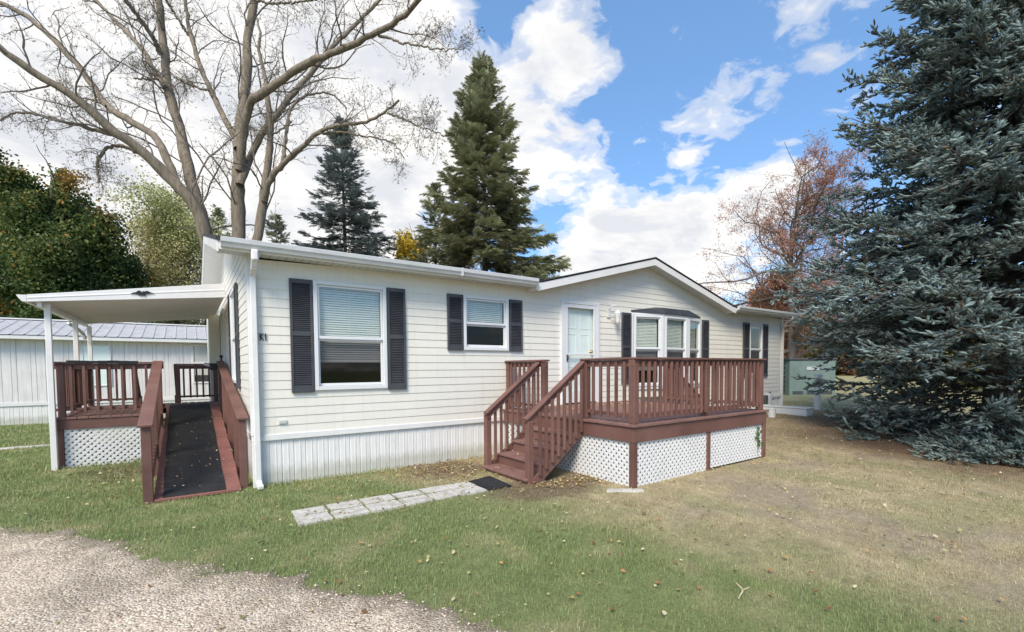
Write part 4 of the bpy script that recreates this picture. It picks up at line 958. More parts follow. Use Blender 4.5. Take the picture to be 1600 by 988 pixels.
for k, (x0, x1, z0, z1) in enumerate(NW):
    m = MB(T)
    for (a, b, c_, e) in ((x0-.05, x0, z0-.05, z1+.05), (x1, x1+.05, z0-.05, z1+.05), (x0, x1, z1, z1+.05), (x0, x1, z0-.05, z0)): m.box(a, b, -.03, .01, c_, e)
    if k: m.box(x0, x1, -.028, -.006, 1.82, 1.88)
    w_ = m.build('window', M_TRIM, nb, bevel=.004)
    m = MB(T)
    if k == 0: m.box(x0, x1, -.012, -.006, z0, z1); m.build('shade', M_DOOR, w_)
    else:
        m.box(x0, x1, -.006, -.003, z0, z1); m.build('unlit_room_panel', M_DARKIN, w_)  # flat dark panel on the wall, painted as the unlit room inside
        m = MB(T); n = 16; vs = []
        for i in range(n+1): xx = x0+.02+(x1-x0)*.62*i/n; vs += [(xx, -.012+.004*(i % 2), 1.42), (xx, -.012+.004*(i % 2), z1)]
        m.add(vs, [(2*i, 2*i+2, 2*i+3, 2*i+1) for i in range(n)]); m.build('curtain', M_CURT, w_)
    m = MB(T); m.add([(x0, -.022, z0), (x1, -.022, z0), (x1, -.022, z1), (x0, -.022, z1)], [(0, 1, 2, 3)]); m.build('glass_pane', M_SGLASS, w_, fix=False)
m = MB(); m.box(-16, -2.2, 6.58, 6.80, -.02, .022); struct(m.build('kerb_strip', M_CONC, bevel=.01))

# ------------------------------------------------------------------ bits beyond the right end
bx_ = MB(); bx_.box(12.80, 13.18, -1.55, -.05, .14, .44); bx_.box(12.78, 13.20, -1.57, -.03, .441, .47)
tag(bx_.build('storage_box', M_WPLAST, bevel=.012), 'long low white box lying on the grass at the right end of the house', 'box')
z0 = float(gz(12.0, -1.0)); m = MB(); m.lathe((12.02, -1.02, z0), [(.085, 0), (.10, .22), (.107, .225), (.107, .24), (.095, .24), (.08, .02)], 20)
tag(m.build('bucket', M_WPLAST, smooth=False), 'small white bucket on the grass beyond the right end of the deck', 'bucket')
z0 = float(gz(14.6, -1.1)); up_ = thing('utility_post', 'white utility pedestal post beside the blue spruce', 'utility post', (14.6, -1.1, z0))
m = MB(); m.box(14.52, 14.66, -1.17, -1.03, z0-.05, z0+.52); m.build('post_base', M_WPLAST, up_, bevel=.01)
m = MB(); m.box(14.50, 14.68, -1.19, -1.01, z0+.53, z0+1.05); m.build('meter_housing', M_WPLAST, up_, bevel=.012)
m = MB(); m.box(14.40, 14.50, -1.14, -1.10, z0+.92, z0+.96); m.build('arm', M_WPLAST, up_)
sh = thing('green_shed', 'grey green metal shed with low vents behind the white utility post', 'shed', (21.3, 1.6, .33))
def obox(m, c, ux, w, d, z0, z1, ox=0, oy=0):
    u = Vector((math.cos(ux), math.sin(ux), 0)); v = Vector((-u.y, u.x, 0)); c = Vector((*c, 0))+u*ox+v*oy
    vs = [c+u*(a*w/2)+v*(b*d/2)+Vector((0, 0, z)) for z in (z0, z1) for a, b in ((-1,-1),(1,-1),(1,1),(-1,1))]
    return m.add([q[:] for q in vs], [(0,3,2,1),(4,5,6,7),(0,1,5,4),(1,2,6,5),(2,3,7,6),(3,0,4,7)])
A_ = R(-38); sc_ = (21.35, 2.0)
m = MB(); obox(m, sc_, A_, 1.9, .9, .30, 1.85); m.build('shed_wall', M_GREYBOX, sh, bevel=.02)
m = MB(); obox(m, sc_, A_, 2.0, 1.0, 1.852, 1.93); m.build('roof', M_DGREY, sh, bevel=.01)
m = MB()
for k in (-.6, 0, .6): obox(m, sc_, A_, .42, .02, .40, .52, ox=k, oy=-.461)
m.build('vent', M_DGREY, sh)
m = MB(); obox(m, sc_, A_, .5, .02, 1.42, 1.56, ox=.0, oy=-.461); m.build('notice_plate', M_WPLAST, sh)
ds_ = thing('dark_shed', 'dark grey wooden shed behind the right end of the house', 'shed', (20.6, 4.2, .33))
m = MB(); obox(m, (20.6, 4.0), A_, 1.6, 1.6, .30, 2.1); m.build('shed_wall', M_DGREY, ds_, bevel=.01)
m = MB(); obox(m, (20.6, 4.0), A_, 1.8, 1.8, 2.102, 2.18); m.build('roof', M_SHINGLE, ds_)
tr_ = MB(); 
for k in range(3): obox(tr_, (20.5, 2.62), A_, .05, .05, .30, 2.0, ox=-.22+.22*k)
for k in range(8): obox(tr_, (20.5, 2.62), A_, .49, .02, .5+.2*k, .55+.2*k, oy=-.04)
tag(tr_.build('trellis', M_BLACK), 'black garden trellis between the dark shed and the green shed', 'trellis')

# ------------------------------------------------------------------ trees
def tree_thing(name, label, loc, group=None): return thing(name, label, 'tree', tuple(float(v) for v in loc), group)
Z = 2.105
D0 = 18.5
# main limbs of the big bare tree, surveyed from the photograph: bearing, then a distance that drifts in or out along the limb
limbs = [ # pts (in a 2.1x enlargement), distance at start, at end, radius start, end (m)
 ([(745,1090),(735,960),(690,830),(662,720),(620,650),(550,580),(490,520),(430,470),(370,430),(300,365),(230,310),(150,262),(80,215),(0,158),(-90,80)], 0, -4.5, .42, .10),
 ([(690,830),(672,740),(640,640),(605,490),(575,370),(550,280),(540,180),(530,80),(518,-20),(500,-140)], 0, 2.0, .34, .14),
 ([(590,630),(564,560),(540,500),(495,440),(420,395),(350,345),(310,290),(262,225),(180,135),(100,62),(0,8),(-80,-40)], -.8, 1.5, .20, .10),
 ([(545,290),(512,240),(470,165),(420,110),(370,60),(310,-5),(250,-70)], .8, 4.5, .15, .07),
 ([(530,180),(500,120),(450,50),(400,-15),(360,-90)], 1.2, -1.0, .13, .07),
 ([(450,480),(410,452),(330,435),(240,408),(150,385),(60,370),(0,392),(-60,400)], -1.8, -3.5, .11, .03),
 ([(450,500),(400,480),(350,492),(322,530),(325,600)], -1.6, -2.4, .09, .05),
 ([(745,1090),(775,940),(785,780),(783,650),(785,530),(792,430),(800,350),(810,250),(815,130),(828,50),(838,-30),(850,-150)], 0, 1.2, .42, .16),
 ([(788,560),(800,430),(822,345),(850,315),(950,248),(1010,208),(1100,172),(1200,128),(1280,88),(1340,40),(1385,-10),(1430,-60)], .2, -4.0, .24, .09),
 ([(780,490),(768,440),(740,395),(700,310),(662,230),(632,130),(615,50),(605,-30),(600,-100)], .2, 2.5, .17, .07),
 ([(632,130),(590,70),(548,0),(520,-50)], 1.8, .8, .08, .05),
 ([(788,610),(812,545),(850,460),(905,385),(960,312),(1030,232),(1100,150),(1160,88),(1235,15),(1290,-40)], .1, 3.0, .20, .08),
 ([(760,1090),(800,960),(842,800),(862,680),(872,600),(888,480),(886,390),(882,330),(870,250),(850,170),(856,110),(846,60)], 0, .5, .34, .05),
 ([(868,660),(890,590),(935,535),(1000,478),(1060,430),(1130,410),(1200,402),(1268,370),(1312,330)], .0, -2.5, .17, .045),
 ([(930,540),(942,440),(952,370),(990,322),(1050,306),(1095,312),(1140,360)], -.2, 1.5, .11, .035),
 ([(1050,440),(1130,437),(1200,450),(1290,470),(1330,520)], -1.2, -1.0, .065, .02),
 ([(1275,372),(1350,402),(1400,425),(1450,440)], -2.4, -3.5, .05, .02),
 ([(1245,118),(1330,142),(1400,155),(1470,165),(1530,160)], -2.6, -3.2, .06, .018),
 ([(600,480),(690,300),(640,285),(575,255)][1:], .8, .2, .06, .045),
 ([(840,0),(900,12),(1000,5),(1060,-10)], .9, .4, .07, .04),
 ([(350,350),(310,330),(250,318)], .1, .6, .07, .03),
 ([(520,260),(480,262),(440,258)], .8, .2, .05, .03),
 ([(960,400),(900,440),(850,430),(800,410),(760,420)], .1, .4, .05, .03),
]
def bare_tree():
    base = at(745/Z, 1090/Z, D0); root = tree_thing('bare_tree', 'huge multi-stemmed tree, nearly leafless, towering behind the left end of the cream house', (base[0], base[1], 0))
    P = []; RR = []
    for pts, d0, d1, r0, r1 in limbs:
        n = len(pts); w = [at(x/Z, y/Z, D0+d0+(d1-d0)*i/(n-1)) for i, (x, y) in enumerate(pts)]
        P.append(resample(w, 40)); tt = np.linspace(0, 1, 40); RR.append((r0+(r1-r0)*tt**.8)*(1+.06*np.sin(tt*37+len(P))+.03*rng.normal(size=40)))
    P = np.array(P); RR = np.array(RR)*.80
    P[:, 1:-1] += rng.normal(size=P[:, 1:-1].shape)*.018
    foot = base.copy(); foot[2] = -.3; cen = at(752/Z, 1000/Z, D0)
    tr = resample([foot, base+[0, 0, .0], cen+[0, 0, .4]], 40); parts = [tubes(P, RR, 10), tubes(tr[None], np.linspace(.75, .55, 40)[None], 12)]
    a1, b1 = spawn(P, RR, 15, .25, 1., .30, (30, 60), 9, .20, .08, lmax=3.6, rs=.33, lmin=.8); b1 = np.clip(b1, .006, .03)
    a2, b2 = spawn(a1, b1, 7, .15, 1., .45, (25, 60), 6, .22, .05, rs=.55, lmin=.35, lmax=1.5)
    a3, b3 = spawn(a2, b2, 6, .15, 1., .6, (25, 60), 4, .25, .02, rs=.6, lmin=.25, lmax=.8)
    k = rng.uniform(0, 1, len(a3)) < .6; a3, b3 = a3[k], np.maximum(b3[k], .0035); b2 = np.maximum(b2, .0045)
    np_mesh('trunk', *merge(parts)[:2], M_BARK, root, smooth=True)
    np_mesh('twigs', *merge([tubes(a1, b1, 5), tubes(a2, b2, 3), tubes(a3, b3, 3)])[:2], M_TWIG, root)
    tip = a3[:, -1]; k = rng.uniform(0, 1, len(tip)) < .75; tip = tip[k]+rng.normal(0, .05, (k.sum(), 3)); N = len(tip)
    g = rng.uniform(0, 1, (N, 1)); c = np.array([.20, .17, .12])*g+np.array([.16, .17, .08])*(1-g)
    V, Fc, C = inst(LV, LF[::2], basis(rand_dir(N), None, rng.uniform(.05, .10, N)), tip, c)
    np_mesh('leaves', V, Fc, M_LEAF, root, col=C); print('bare', len(a3), N)
bare_tree()

def spray_tpl(n=9, L=1., droop=.1, wid=.5):
    """a flat conifer spray: a stem of narrow needle blades"""
    v = []; f = []
    for i in range(n):
        t_ = (i+.5)/n
        for s_ in (-1, 1):
            l = wid*(1-.7*t_)*(.8+.4*random.random()); b0 = np.array([0, t_*L*.9, -droop*t_*t_]); tip = b0+np.array([s_*l, l*.75, random.uniform(-.12, .05)*1.2])
            w = np.array([0, .085, .03]); k = len(v); v += [b0-w*.6, b0+w*.6, tip]; f.append((k, k+1, k+2))
    k = len(v); v += [np.array([-.05, .5, 0]), np.array([.05, .5, 0]), np.array([0, 1.05, -droop])]; f.append((k, k+1, k+2))
    return np.array(v), np.array(f)
def conifer(name, label, base, H, Rb, cols, nb=170, sprays=34, z0=.8, ss=(.35, .6), rise=.15, droop=.35, gap=0., asym=None, K=8, power=.85, seg_low=0, group=None):
    root = tree_thing(name, label, base, group); base = np.asarray(base, float)
    tz = np.linspace(0, 1, 12); tp = np.stack([base[0]+.05*np.sin(tz*5), base[1]+.05*np.cos(tz*4), base[2]-.2+tz*(H+.2)], 1)
    t_ = np.sort(rng.uniform(0, 1, nb)**1.0); z = z0+(H-z0)*t_; az = rng.uniform(0, 2*np.pi, nb)
    prof = Rb*(1-((z-z0*.3)/(H))**power)**.95
    ln = prof*rng.uniform(.62, 1.12, nb)*(1-gap*(rng.uniform(0, 1, nb) < .3)); ln = np.maximum(ln, .18)
    if asym is not None: ln *= asym(z, az)
    s = np.linspace(0, 1, K); d = np.stack([np.cos(az), np.sin(az)], 1)
    up0 = rise+.5*sstep(t_, .6, 1.)
    P = np.zeros((nb, K, 3)); P[:, :, :2] = base[:2]+d[:, None]*(ln[:, None]*s[None])[..., None]
    P[:, :, 2] = base[2]+z[:, None]+ln[:, None]*(up0[:, None]*s[None]-droop*(1-t_)[:, None]*s[None]**1.6+ .16*s[None]**4)
    P += rng.normal(0, .03, P.shape)*s[None, :, None]
    r = np.clip(ln*.016, .01, .09)[:, None]*np.linspace(1, .25, K)[None]
    trk = tubes(tp[None], (np.linspace(1, .06, 12)*H*.014)[None], 8)
    np_mesh('trunk', *merge([trk, tubes(P, r, 4)])[:2], M_CBARK, root)
    ns = sprays; cnt = (ns*np.clip(ln/Rb, .15, 1)).astype(int)+3
    bi = np.repeat(np.arange(nb), cnt); u = .12+.88*rng.uniform(0, 1, len(bi))**.75
    x = u*(K-1); i = np.minimum(x.astype(int), K-2); fr = (x-i)[:, None]; p = P[bi, i]*(1-fr)+P[bi, i+1]*fr; dd = norm(P[bi, i+1]-P[bi, i])
    side = norm(np.cross(dd, [[0, 0, 1.]])); sg = rng.uniform(-1, 1, (len(bi), 1)); spread = (.85-.45*u)[:, None]
    w_ = ln[bi]*.28*(1-u*.75)+.05; p = p+side*sg*w_[:, None]+np.array([0, 0, -1])*(np.abs(sg)*w_[:, None]*.3)+rng.normal(0, .05, p.shape)
    f = norm(dd+side*sg*spread*1.3+rng.normal(0, .22, dd.shape)+np.array([0, 0, -.12]))
    up = norm(np.array([0, 0, 1.])+rng.normal(0, .35, dd.shape)); sz = rng.uniform(*ss, len(bi))*np.clip(.55+.45*ln[bi]/Rb, .4, 1)
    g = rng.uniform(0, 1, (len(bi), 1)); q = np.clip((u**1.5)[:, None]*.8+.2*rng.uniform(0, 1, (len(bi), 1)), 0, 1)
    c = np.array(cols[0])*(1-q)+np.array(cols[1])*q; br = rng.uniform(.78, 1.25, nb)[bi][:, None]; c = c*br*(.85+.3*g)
    parts = []
    for kk in range(3):
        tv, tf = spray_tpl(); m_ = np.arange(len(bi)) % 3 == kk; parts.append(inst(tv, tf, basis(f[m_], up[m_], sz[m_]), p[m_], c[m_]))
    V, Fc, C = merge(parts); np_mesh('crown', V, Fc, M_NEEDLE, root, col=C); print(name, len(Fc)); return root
def on_ground(px, py, D): p = at(px, py, D); return (p[0], p[1], 0.)
gs = 'tall conifers behind the cream house'
conifer('norway_spruce', 'tallest olive green spruce rising behind the middle of the cream house', on_ground(758, 500, 26), 18.4, 5.8, [(.17, .16, .10), (.31, .32, .18)], nb=420, sprays=105, z0=1.5, ss=(.45, .85), rise=.18, droop=.55, gap=.35, power=1.15, group=gs)
conifer('blue_grey_spruce', 'smaller blue grey spruce behind the bare tree branches and the house roof', on_ground(541, 500, 28), 16.3, 6.0, [(.13, .145, .14), (.23, .27, .255)], nb=420, sprays=100, z0=1.5, ss=(.35, .65), rise=.05, droop=.4, gap=.4, group=gs)
conifer('white_pine', 'soft feathery pine leaning out behind the left side of the tallest spruce', on_ground(682, 500, 30), 13.2, 3.6, [(.13, .14, .08), (.21, .235, .13)], nb=110, sprays=46, z0=2., ss=(.4, .8), rise=.75, droop=.1, gap=.3, group=gs)
conifer('small_spruce', 'short dark spruce top showing above the roof beside the bare trunk', on_ground(436, 500, 30), 11.4, 3.2, [(.15, .165, .10), (.26, .29, .17)], nb=120, sprays=40, z0=2., ss=(.4, .7), rise=.35, droop=.3, group=gs)
conifer('small_spruce', 'short dark spruce top peeking over the roof between the two trunks of the bare tree', on_ground(347, 500, 33), 12.8, 3.4, [(.15, .165, .10), (.26, .29, .17)], nb=120, sprays=40, z0=2., ss=(.4, .7), rise=.45, droop=.3, group=gs)
conifer('small_spruce', 'low dark spruce showing just above the roof left of the blue grey spruce', on_ground(478, 500, 34), 10.2, 3.4, [(.15, .165, .10), (.26, .29, .17)], nb=110, sprays=36, z0=2., ss=(.4, .7), rise=.35, droop=.3, group=gs)

# the big blue spruce at the right, with separate stubby shoots
def shoot_tpl(k):
    r_ = random.Random(k); v = []; f = []
    for j, (rad, y) in enumerate(((.10, 0), (.19, .35), (.17, .75), (.04, 1.0))):
        for a in range(5): th = a*2*math.pi/5+j*.5; v.append((rad*math.cos(th)*.75, y, rad*math.sin(th)*.75))
    for j in range(3):
        for a in range(5): p, q = j*5+a, j*5+(a+1) % 5; f += [(p, q, q+5), (p, q+5, p+5)]
    for a in range(22):
        th = r_.uniform(0, 2*math.pi); y = r_.uniform(.05, .95); d = np.array([math.cos(th), r_.uniform(.5, 1.1), math.sin(th)]); b0 = np.array([0, y, 0]); tip = b0+d/np.linalg.norm(d)*r_.uniform(.24, .34)
        w = np.array([-math.sin(th), 0, math.cos(th)])*.022; n = len(v); v += [tuple(b0-w), tuple(b0+w), tuple(tip)]; f.append((n, n+1, n+2))
    return np.array(v), np.array(f)
def blue_spruce():
    bx, by = SPR; H = 15.5; gz0 = float(gz(bx, by))
    root = tree_thing('blue_spruce', 'large silvery blue spruce with sweeping low boughs filling the right edge', (bx, by, gz0))
    nb = 390; t_ = np.linspace(0, 1, nb)+rng.uniform(-.004, .004, nb); z = .35+13.6*np.clip(t_, 0, 1)**1.12
    az = np.arange(nb)*2.39996+rng.uniform(-.35, .35, nb)
    ln = 4.85*(1-np.clip(z, 0, H)/H)**1.05*rng.uniform(.70, 1.10, nb); lb = np.cos(az-math.atan2(-RT[1], -RT[0])); ln *= np.where((z < 2.0) & (lb > -.2), .50+.15*z, 1); ln = np.where((z < 3.6) & (lb > .2), np.minimum(ln, 3.75+.1*z), ln)
    d = np.stack([np.cos(az), np.sin(az)], 1); K = 10; s = np.linspace(0, 1, K)
    # leave a sight line under the boughs at the far right, where the lawn shows through
    dr = norm(RT[:2]); vw = norm(FW[:2]); drt = d@dr; dv = d@vw
    cut = (z < 2.1) & (drt > -.25) & (rng.uniform(0, 1, nb) < .93); ln = np.where(cut, ln*.15, ln)
    gl = np.zeros(nb, bool); gl[rng.choice(np.where(z < 2.1)[0], 26, replace=False)] = True; ga = math.atan2(-FW[1], -FW[0]); az = np.where(gl, ga-rng.uniform(-.45, 1.0, nb), az); z = np.where(gl, rng.uniform(.2, .45, nb), z); ln = np.where(gl, rng.uniform(2.4, 3.3, nb), ln); d = np.stack([np.cos(az), np.sin(az)], 1)
    P = np.zeros((nb, K, 3)); P[:, :, :2] = np.array([bx, by])+d[:, None]*(ln[:, None]*s[None])[..., None]
    ris = .10+.55*sstep(z, 6, 14); dro = .46*(1-sstep(z, 3, 11)); lowz = sstep(-z, -1.6, -.3)
    P[:, :, 2] = gz0+z[:, None]+ln[:, None]*((ris*(1-lowz))[:, None]*s[None]-dro[:, None]*s[None]**1.5*.8+.24*s[None]**3.2)
    P[:, :, 2] = np.maximum(P[:, :, 2], gz0+.09+.05*s[None]); P[:, 1:] += rng.normal(0, .035, (nb, K-1, 3))
    r = np.clip(ln*.011, .010, .05)[:, None]*np.linspace(1, .2, K)[None]
    tz = np.linspace(0, 1, 12); tp = np.stack([bx+.04*np.sin(tz*6), by+.04*np.cos(tz*5), gz0-.3+tz*(H+.3)], 1)
    # secondary branchlets, both sides, flattish fan with small droop
    n2 = 32; bi = np.repeat(np.arange(nb), n2); u = np.tile((np.arange(n2)+.5)/n2, nb); u = .14+.86*np.clip(u+rng.uniform(-.03, .03, len(u)), 0, 1)
    keep = rng.uniform(0, 1, len(u)) < np.clip(ln[bi]/2.0, .3, 1); bi, u = bi[keep], u[keep]
    x = u*(K-1); i = np.minimum(x.astype(int), K-2); fr = (x-i)[:, None]; p = P[bi, i]*(1-fr)+P[bi, i+1]*fr; dd = norm(P[bi, i+1]-P[bi, i])
    side = norm(np.cross(dd, [[0, 0, 1.]])); sg = np.where(rng.uniform(0, 1, (len(u), 1)) < .5, -1., 1.)
    rl = (rng.normal(0, .38, nb)[bi]+rng.normal(0, .25, len(u)))[:, None]; side = side*np.cos(rl)+np.cross(side, dd)*np.sin(rl)
    l2 = ln[bi]*(.40*(1-u)**.8+.085)*rng.uniform(.6, 1.15, len(u)); l2 = np.minimum(l2, .95); a2 = norm(dd*rng.uniform(.6, 1.1, (len(u), 1))+side*sg*.9+rng.normal(0, .16, dd.shape)+[[0, 0, -.12]])
    K2 = 5; s2 = np.linspace(0, 1, K2); P2 = p[:, None]+a2[:, None]*(l2[:, None]*s2[None])[..., None]; P2[:, :, 2] += l2[:, None]*(-.35*s2[None]**1.3+.25*s2[None]**3)
    P2[:, :, 2] = np.maximum(P2[:, :, 2], gz0+.05); r2 = np.clip(l2*.010, .004, .010)[:, None]*np.linspace(1, .5, K2)[None]
    trk = tubes(tp[None], (np.linspace(1, .06, 12)*.24)[None], 10)
    # bare dead twigs low inside the crown
    dn = 90; az3 = rng.uniform(0, 2*np.pi, dn); l3 = rng.uniform(.8, 2.6, dn); z3 = rng.uniform(.5, 2.0, dn); P3 = np.zeros((dn, 6, 3)); s3 = np.linspace(0, 1, 6)
    P3[:, :, 0] = bx+np.cos(az3)[:, None]*l3[:, None]*s3; P3[:, :, 1] = by+np.sin(az3)[:, None]*l3[:, None]*s3; P3[:, :, 2] = gz0+z3[:, None]-.25*l3[:, None]*s3**1.4; P3[:, 1:] += rng.normal(0, .06, (dn, 5, 3)); P3[:, :, 2] = np.maximum(P3[:, :, 2], gz0+.05)
    R3 = np.full((dn, 6), .012)*np.linspace(1, .3, 6); a4, b4 = spawn(P3, R3, 9, .25, 1, .3, (30, 70), 4, .3, -.02, rs=.6)
    np_mesh('trunk', *merge([trk, tubes(P, r, 5), tubes(P2, r2, 3), tubes(P3, R3, 4), tubes(a4, b4, 3)])[:2], M_CBARK, root)
    # shoots
    n3 = np.clip((l2/.030), 5, 24).astype(int); ci = np.repeat(np.arange(len(l2)), n3); N = len(ci)
    u2 = np.clip(rng.uniform(.05, 1.02, N), 0, 1); last = np.r_[np.diff(ci) > 0, True]; u2[last] = 1.
    x = u2*(K2-1); i = np.minimum(x.astype(int), K2-2); fr = (x-i)[:, None]; p = P2[ci, i]*(1-fr)+P2[ci, i+1]*fr; dd = norm(P2[ci, i+1]-P2[ci, i])
    side = norm(np.cross(dd, [[0, 0, 1.]])); sg = np.where(rng.uniform(0, 1, (N, 1)) < .5, -1., 1.); sp = (1-(u2 > .99))[:, None]
    f = norm(dd+side*sg*rng.uniform(.5, 1.1, (N, 1))*sp+np.array([[0, 0, 1.]])*rng.uniform(-.25, .85, (N, 1))+rng.normal(0, .2, (N, 3)))
    sz = rng.uniform(.085, .145, N)*(1-.15*(z[bi[ci]] > 9)); ub = u[bi*0+0] if False else u[ci]
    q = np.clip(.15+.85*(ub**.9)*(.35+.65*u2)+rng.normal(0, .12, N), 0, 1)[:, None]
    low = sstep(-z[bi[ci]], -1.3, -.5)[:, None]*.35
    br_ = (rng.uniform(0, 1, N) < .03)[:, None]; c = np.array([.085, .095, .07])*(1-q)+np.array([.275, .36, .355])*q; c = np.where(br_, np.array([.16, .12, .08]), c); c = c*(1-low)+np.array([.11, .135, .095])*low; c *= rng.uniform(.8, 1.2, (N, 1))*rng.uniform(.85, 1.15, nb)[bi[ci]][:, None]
    keep = (ub > .18)|(rng.uniform(0, 1, N) < .5); pf = p; D = (pf-EYEP)@FW
    # shoots far outside the picture can be thinner on the ground
    uu = ((pf-EYEP)@RT)/np.maximum(D, .1); keep &= (uu < 1.35)|(rng.uniform(0, 1, N) < .35)
    p, f, sz, c = p[keep], f[keep], sz[keep], c[keep]; parts = []
    for kk in range(4):
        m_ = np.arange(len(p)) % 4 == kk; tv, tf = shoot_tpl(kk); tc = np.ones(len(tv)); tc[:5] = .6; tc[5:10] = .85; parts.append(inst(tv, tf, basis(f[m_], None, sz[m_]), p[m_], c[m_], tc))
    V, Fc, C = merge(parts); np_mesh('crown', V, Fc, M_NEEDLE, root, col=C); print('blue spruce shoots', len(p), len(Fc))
blue_spruce()

def broadleaf(name, label, base, H, crown, nleaf, lsize, cols, trunk_r=.25, n1=9, n2=9, n3=7, dens=1., spread=.42, ang=(25, 60), leafcol=None, wander=.18, group=None, lift=.12, z1=.25, jit=.35, twigs=True, split=6, lm=.40, bark=None, crownpts=None):
    root = tree_thing(name, label, base, group); base = np.asarray(base, float)
    tp = resample([base+[0, 0, -.3], base+[.1, .05, H*.3], base+[-.1, .1, H*.62], base+[.1, -.1, H*.9]], 14)[None]; tr = (np.linspace(1, .2, 14)*trunk_r)[None]
    a1, b1 = spawn(tp, tr, n1*2, z1, 1., spread*1.35, ang, 10, wander, lift, rs=.6, lmax=H*lm)
    a2, b2 = spawn(a1, b1, n2, .15, 1., .5, (25, 65), 7, wander*1.2, lift*.4, rs=.55)
    a3, b3 = spawn(a2, b2, n3, .15, 1., .55, (25, 70), 5, .25, .0, rs=.55)
    # keep what lies in the crown envelope
    def env(p):
        q = (p-(base+np.array([0, 0, crown[2]])))/np.array([crown[0], crown[1], crown[3]]); an = np.arctan2(q[:, 1], q[:, 0]); 
        return (q**2).sum(1) < (1+.18*np.sin(an*3+q[:, 2]*4+base[0])+.10*np.sin(an*7-q[:, 2]*6))**2
    k = env(a3[:, -1]); a3, b3 = a3[k], b3[k]; k2 = env(a2[:, -1]); parts = [tubes(tp, tr, 9), tubes(a1, np.maximum(b1, .012), 5)]
    a2k, b2k = a2[k2], b2[k2]
    if twigs: parts += [tubes(a2k, np.maximum(b2k, .007), 4), tubes(a3, np.maximum(b3, .004), 3)]
    np_mesh('trunk', *merge(parts)[:2], bark or M_TWIG, root)
    src = a3[:, 1:].reshape(-1, 3); 
    if len(src) == 0: return root
    idx = rng.integers(0, len(src), nleaf); p = src[idx]+rng.normal(0, jit, (nleaf, 3)); ok = env(p); p = p[ok]; idx = idx[ok]; N = len(p)
    cc = np.array(cols); cl = vn(p[:, 0]*.9+p[:, 2]*.5, p[:, 1]*.9-p[:, 2]*.7, .55); ci = np.clip((cl*1.35-.18+rng.normal(0, .13, N))*len(cc), 0, len(cc)-1).astype(int)
    c = cc[ci]*rng.uniform(.7, 1.3, (N, 1))
    up = norm(np.array([0, 0, .8])+rng.normal(0, .6, (N, 3)))
    V, Fc, C = inst(LV*[1, 1, 1.3], LF[::2] if lsize[1] < .14 else LF, basis(rand_dir(N), up, rng.uniform(*lsize, N)), p, c)
    np_mesh('crown', V, Fc, M_LEAF, root, col=C); print(name, N); return root
G_DK = [(.055, .085, .022), (.045, .070, .020), (.075, .11, .028), (.09, .12, .03), (.06, .085, .02), (.20, .13, .03)]
broadleaf('maple_tree', 'big dark green maple with a few orange tips behind the white neighbour home', on_ground(88, 500, 24), 12.6, (3.9, 4.2, 5.7, 5.5), 120000, (.09, .20), [(.09, .14, .045), (.07, .115, .035), (.10, .155, .045), (.15, .20, .06), (.10, .14, .04), (.15, .17, .05), (.40, .24, .06)], trunk_r=.35, n1=12, n2=10, n3=6, jit=.4, ang=(30, 80), z1=.12)
broadleaf('maple_tree', 'orange tinged maple at the left edge behind the dark green maple', on_ground(-40, 500, 27), 16.0, (6.2, 6.2, 7.4, 7.0), 100000, (.11, .22), [(.075, .095, .03), (.09, .12, .03), (.18, .14, .04), (.42, .22, .05), (.14, .13, .03), (.07, .10, .03)], trunk_r=.35, n1=12, n2=10, n3=6, jit=.4, ang=(30, 80), z1=.12)
broadleaf('willow_tree', 'pale yellow green airy tree between the maple and the bare tree', on_ground(272, 500, 30), 12.6, (5.0, 4.6, 6.8, 6.4), 44000, (.08, .16), [(.50, .52, .22), (.60, .60, .28), (.44, .46, .20), (.54, .50, .25)], trunk_r=.22, n1=12, n2=10, n3=7, jit=.45, ang=(20, 60), lift=.2, z1=.12)
broadleaf('yellow_tree', 'small bright yellow autumn tree peeking over the roof beside the tallest spruce', on_ground(640, 500, 33), 11.0, (3.0, 3.0, 7.0, 4.0), 16000, (.14, .26), [(.55, .40, .05), (.48, .36, .06), (.40, .34, .07)], trunk_r=.2, n1=8, n2=8, n3=6, jit=.3)
broadleaf('red_oak', 'reddish half bare tree with twisted limbs behind the right end of the house', on_ground(1238, 500, 28), 12.6, (6.0, 6.0, 7.0, 6.6), 36000, (.07, .13), [(.44, .20, .13), (.50, .26, .16), (.36, .18, .14), (.44, .28, .18)], trunk_r=.28, n1=20, n2=12, n3=7, jit=.12, ang=(45, 85), wander=.28, z1=.16, spread=.75, lm=.62)
broadleaf('rusty_maple', 'low broad tree in rusty orange leaf just beyond the right end of the house', on_ground(1225, 500, 33), 7.6, (5.4, 5.0, 4.6, 3.8), 70000, (.11, .20), [(.58, .31, .17), (.62, .36, .20), (.44, .23, .14), (.56, .38, .22)], trunk_r=.3, n1=12, n2=9, n3=6, jit=.22, ang=(40, 85), z1=.15)
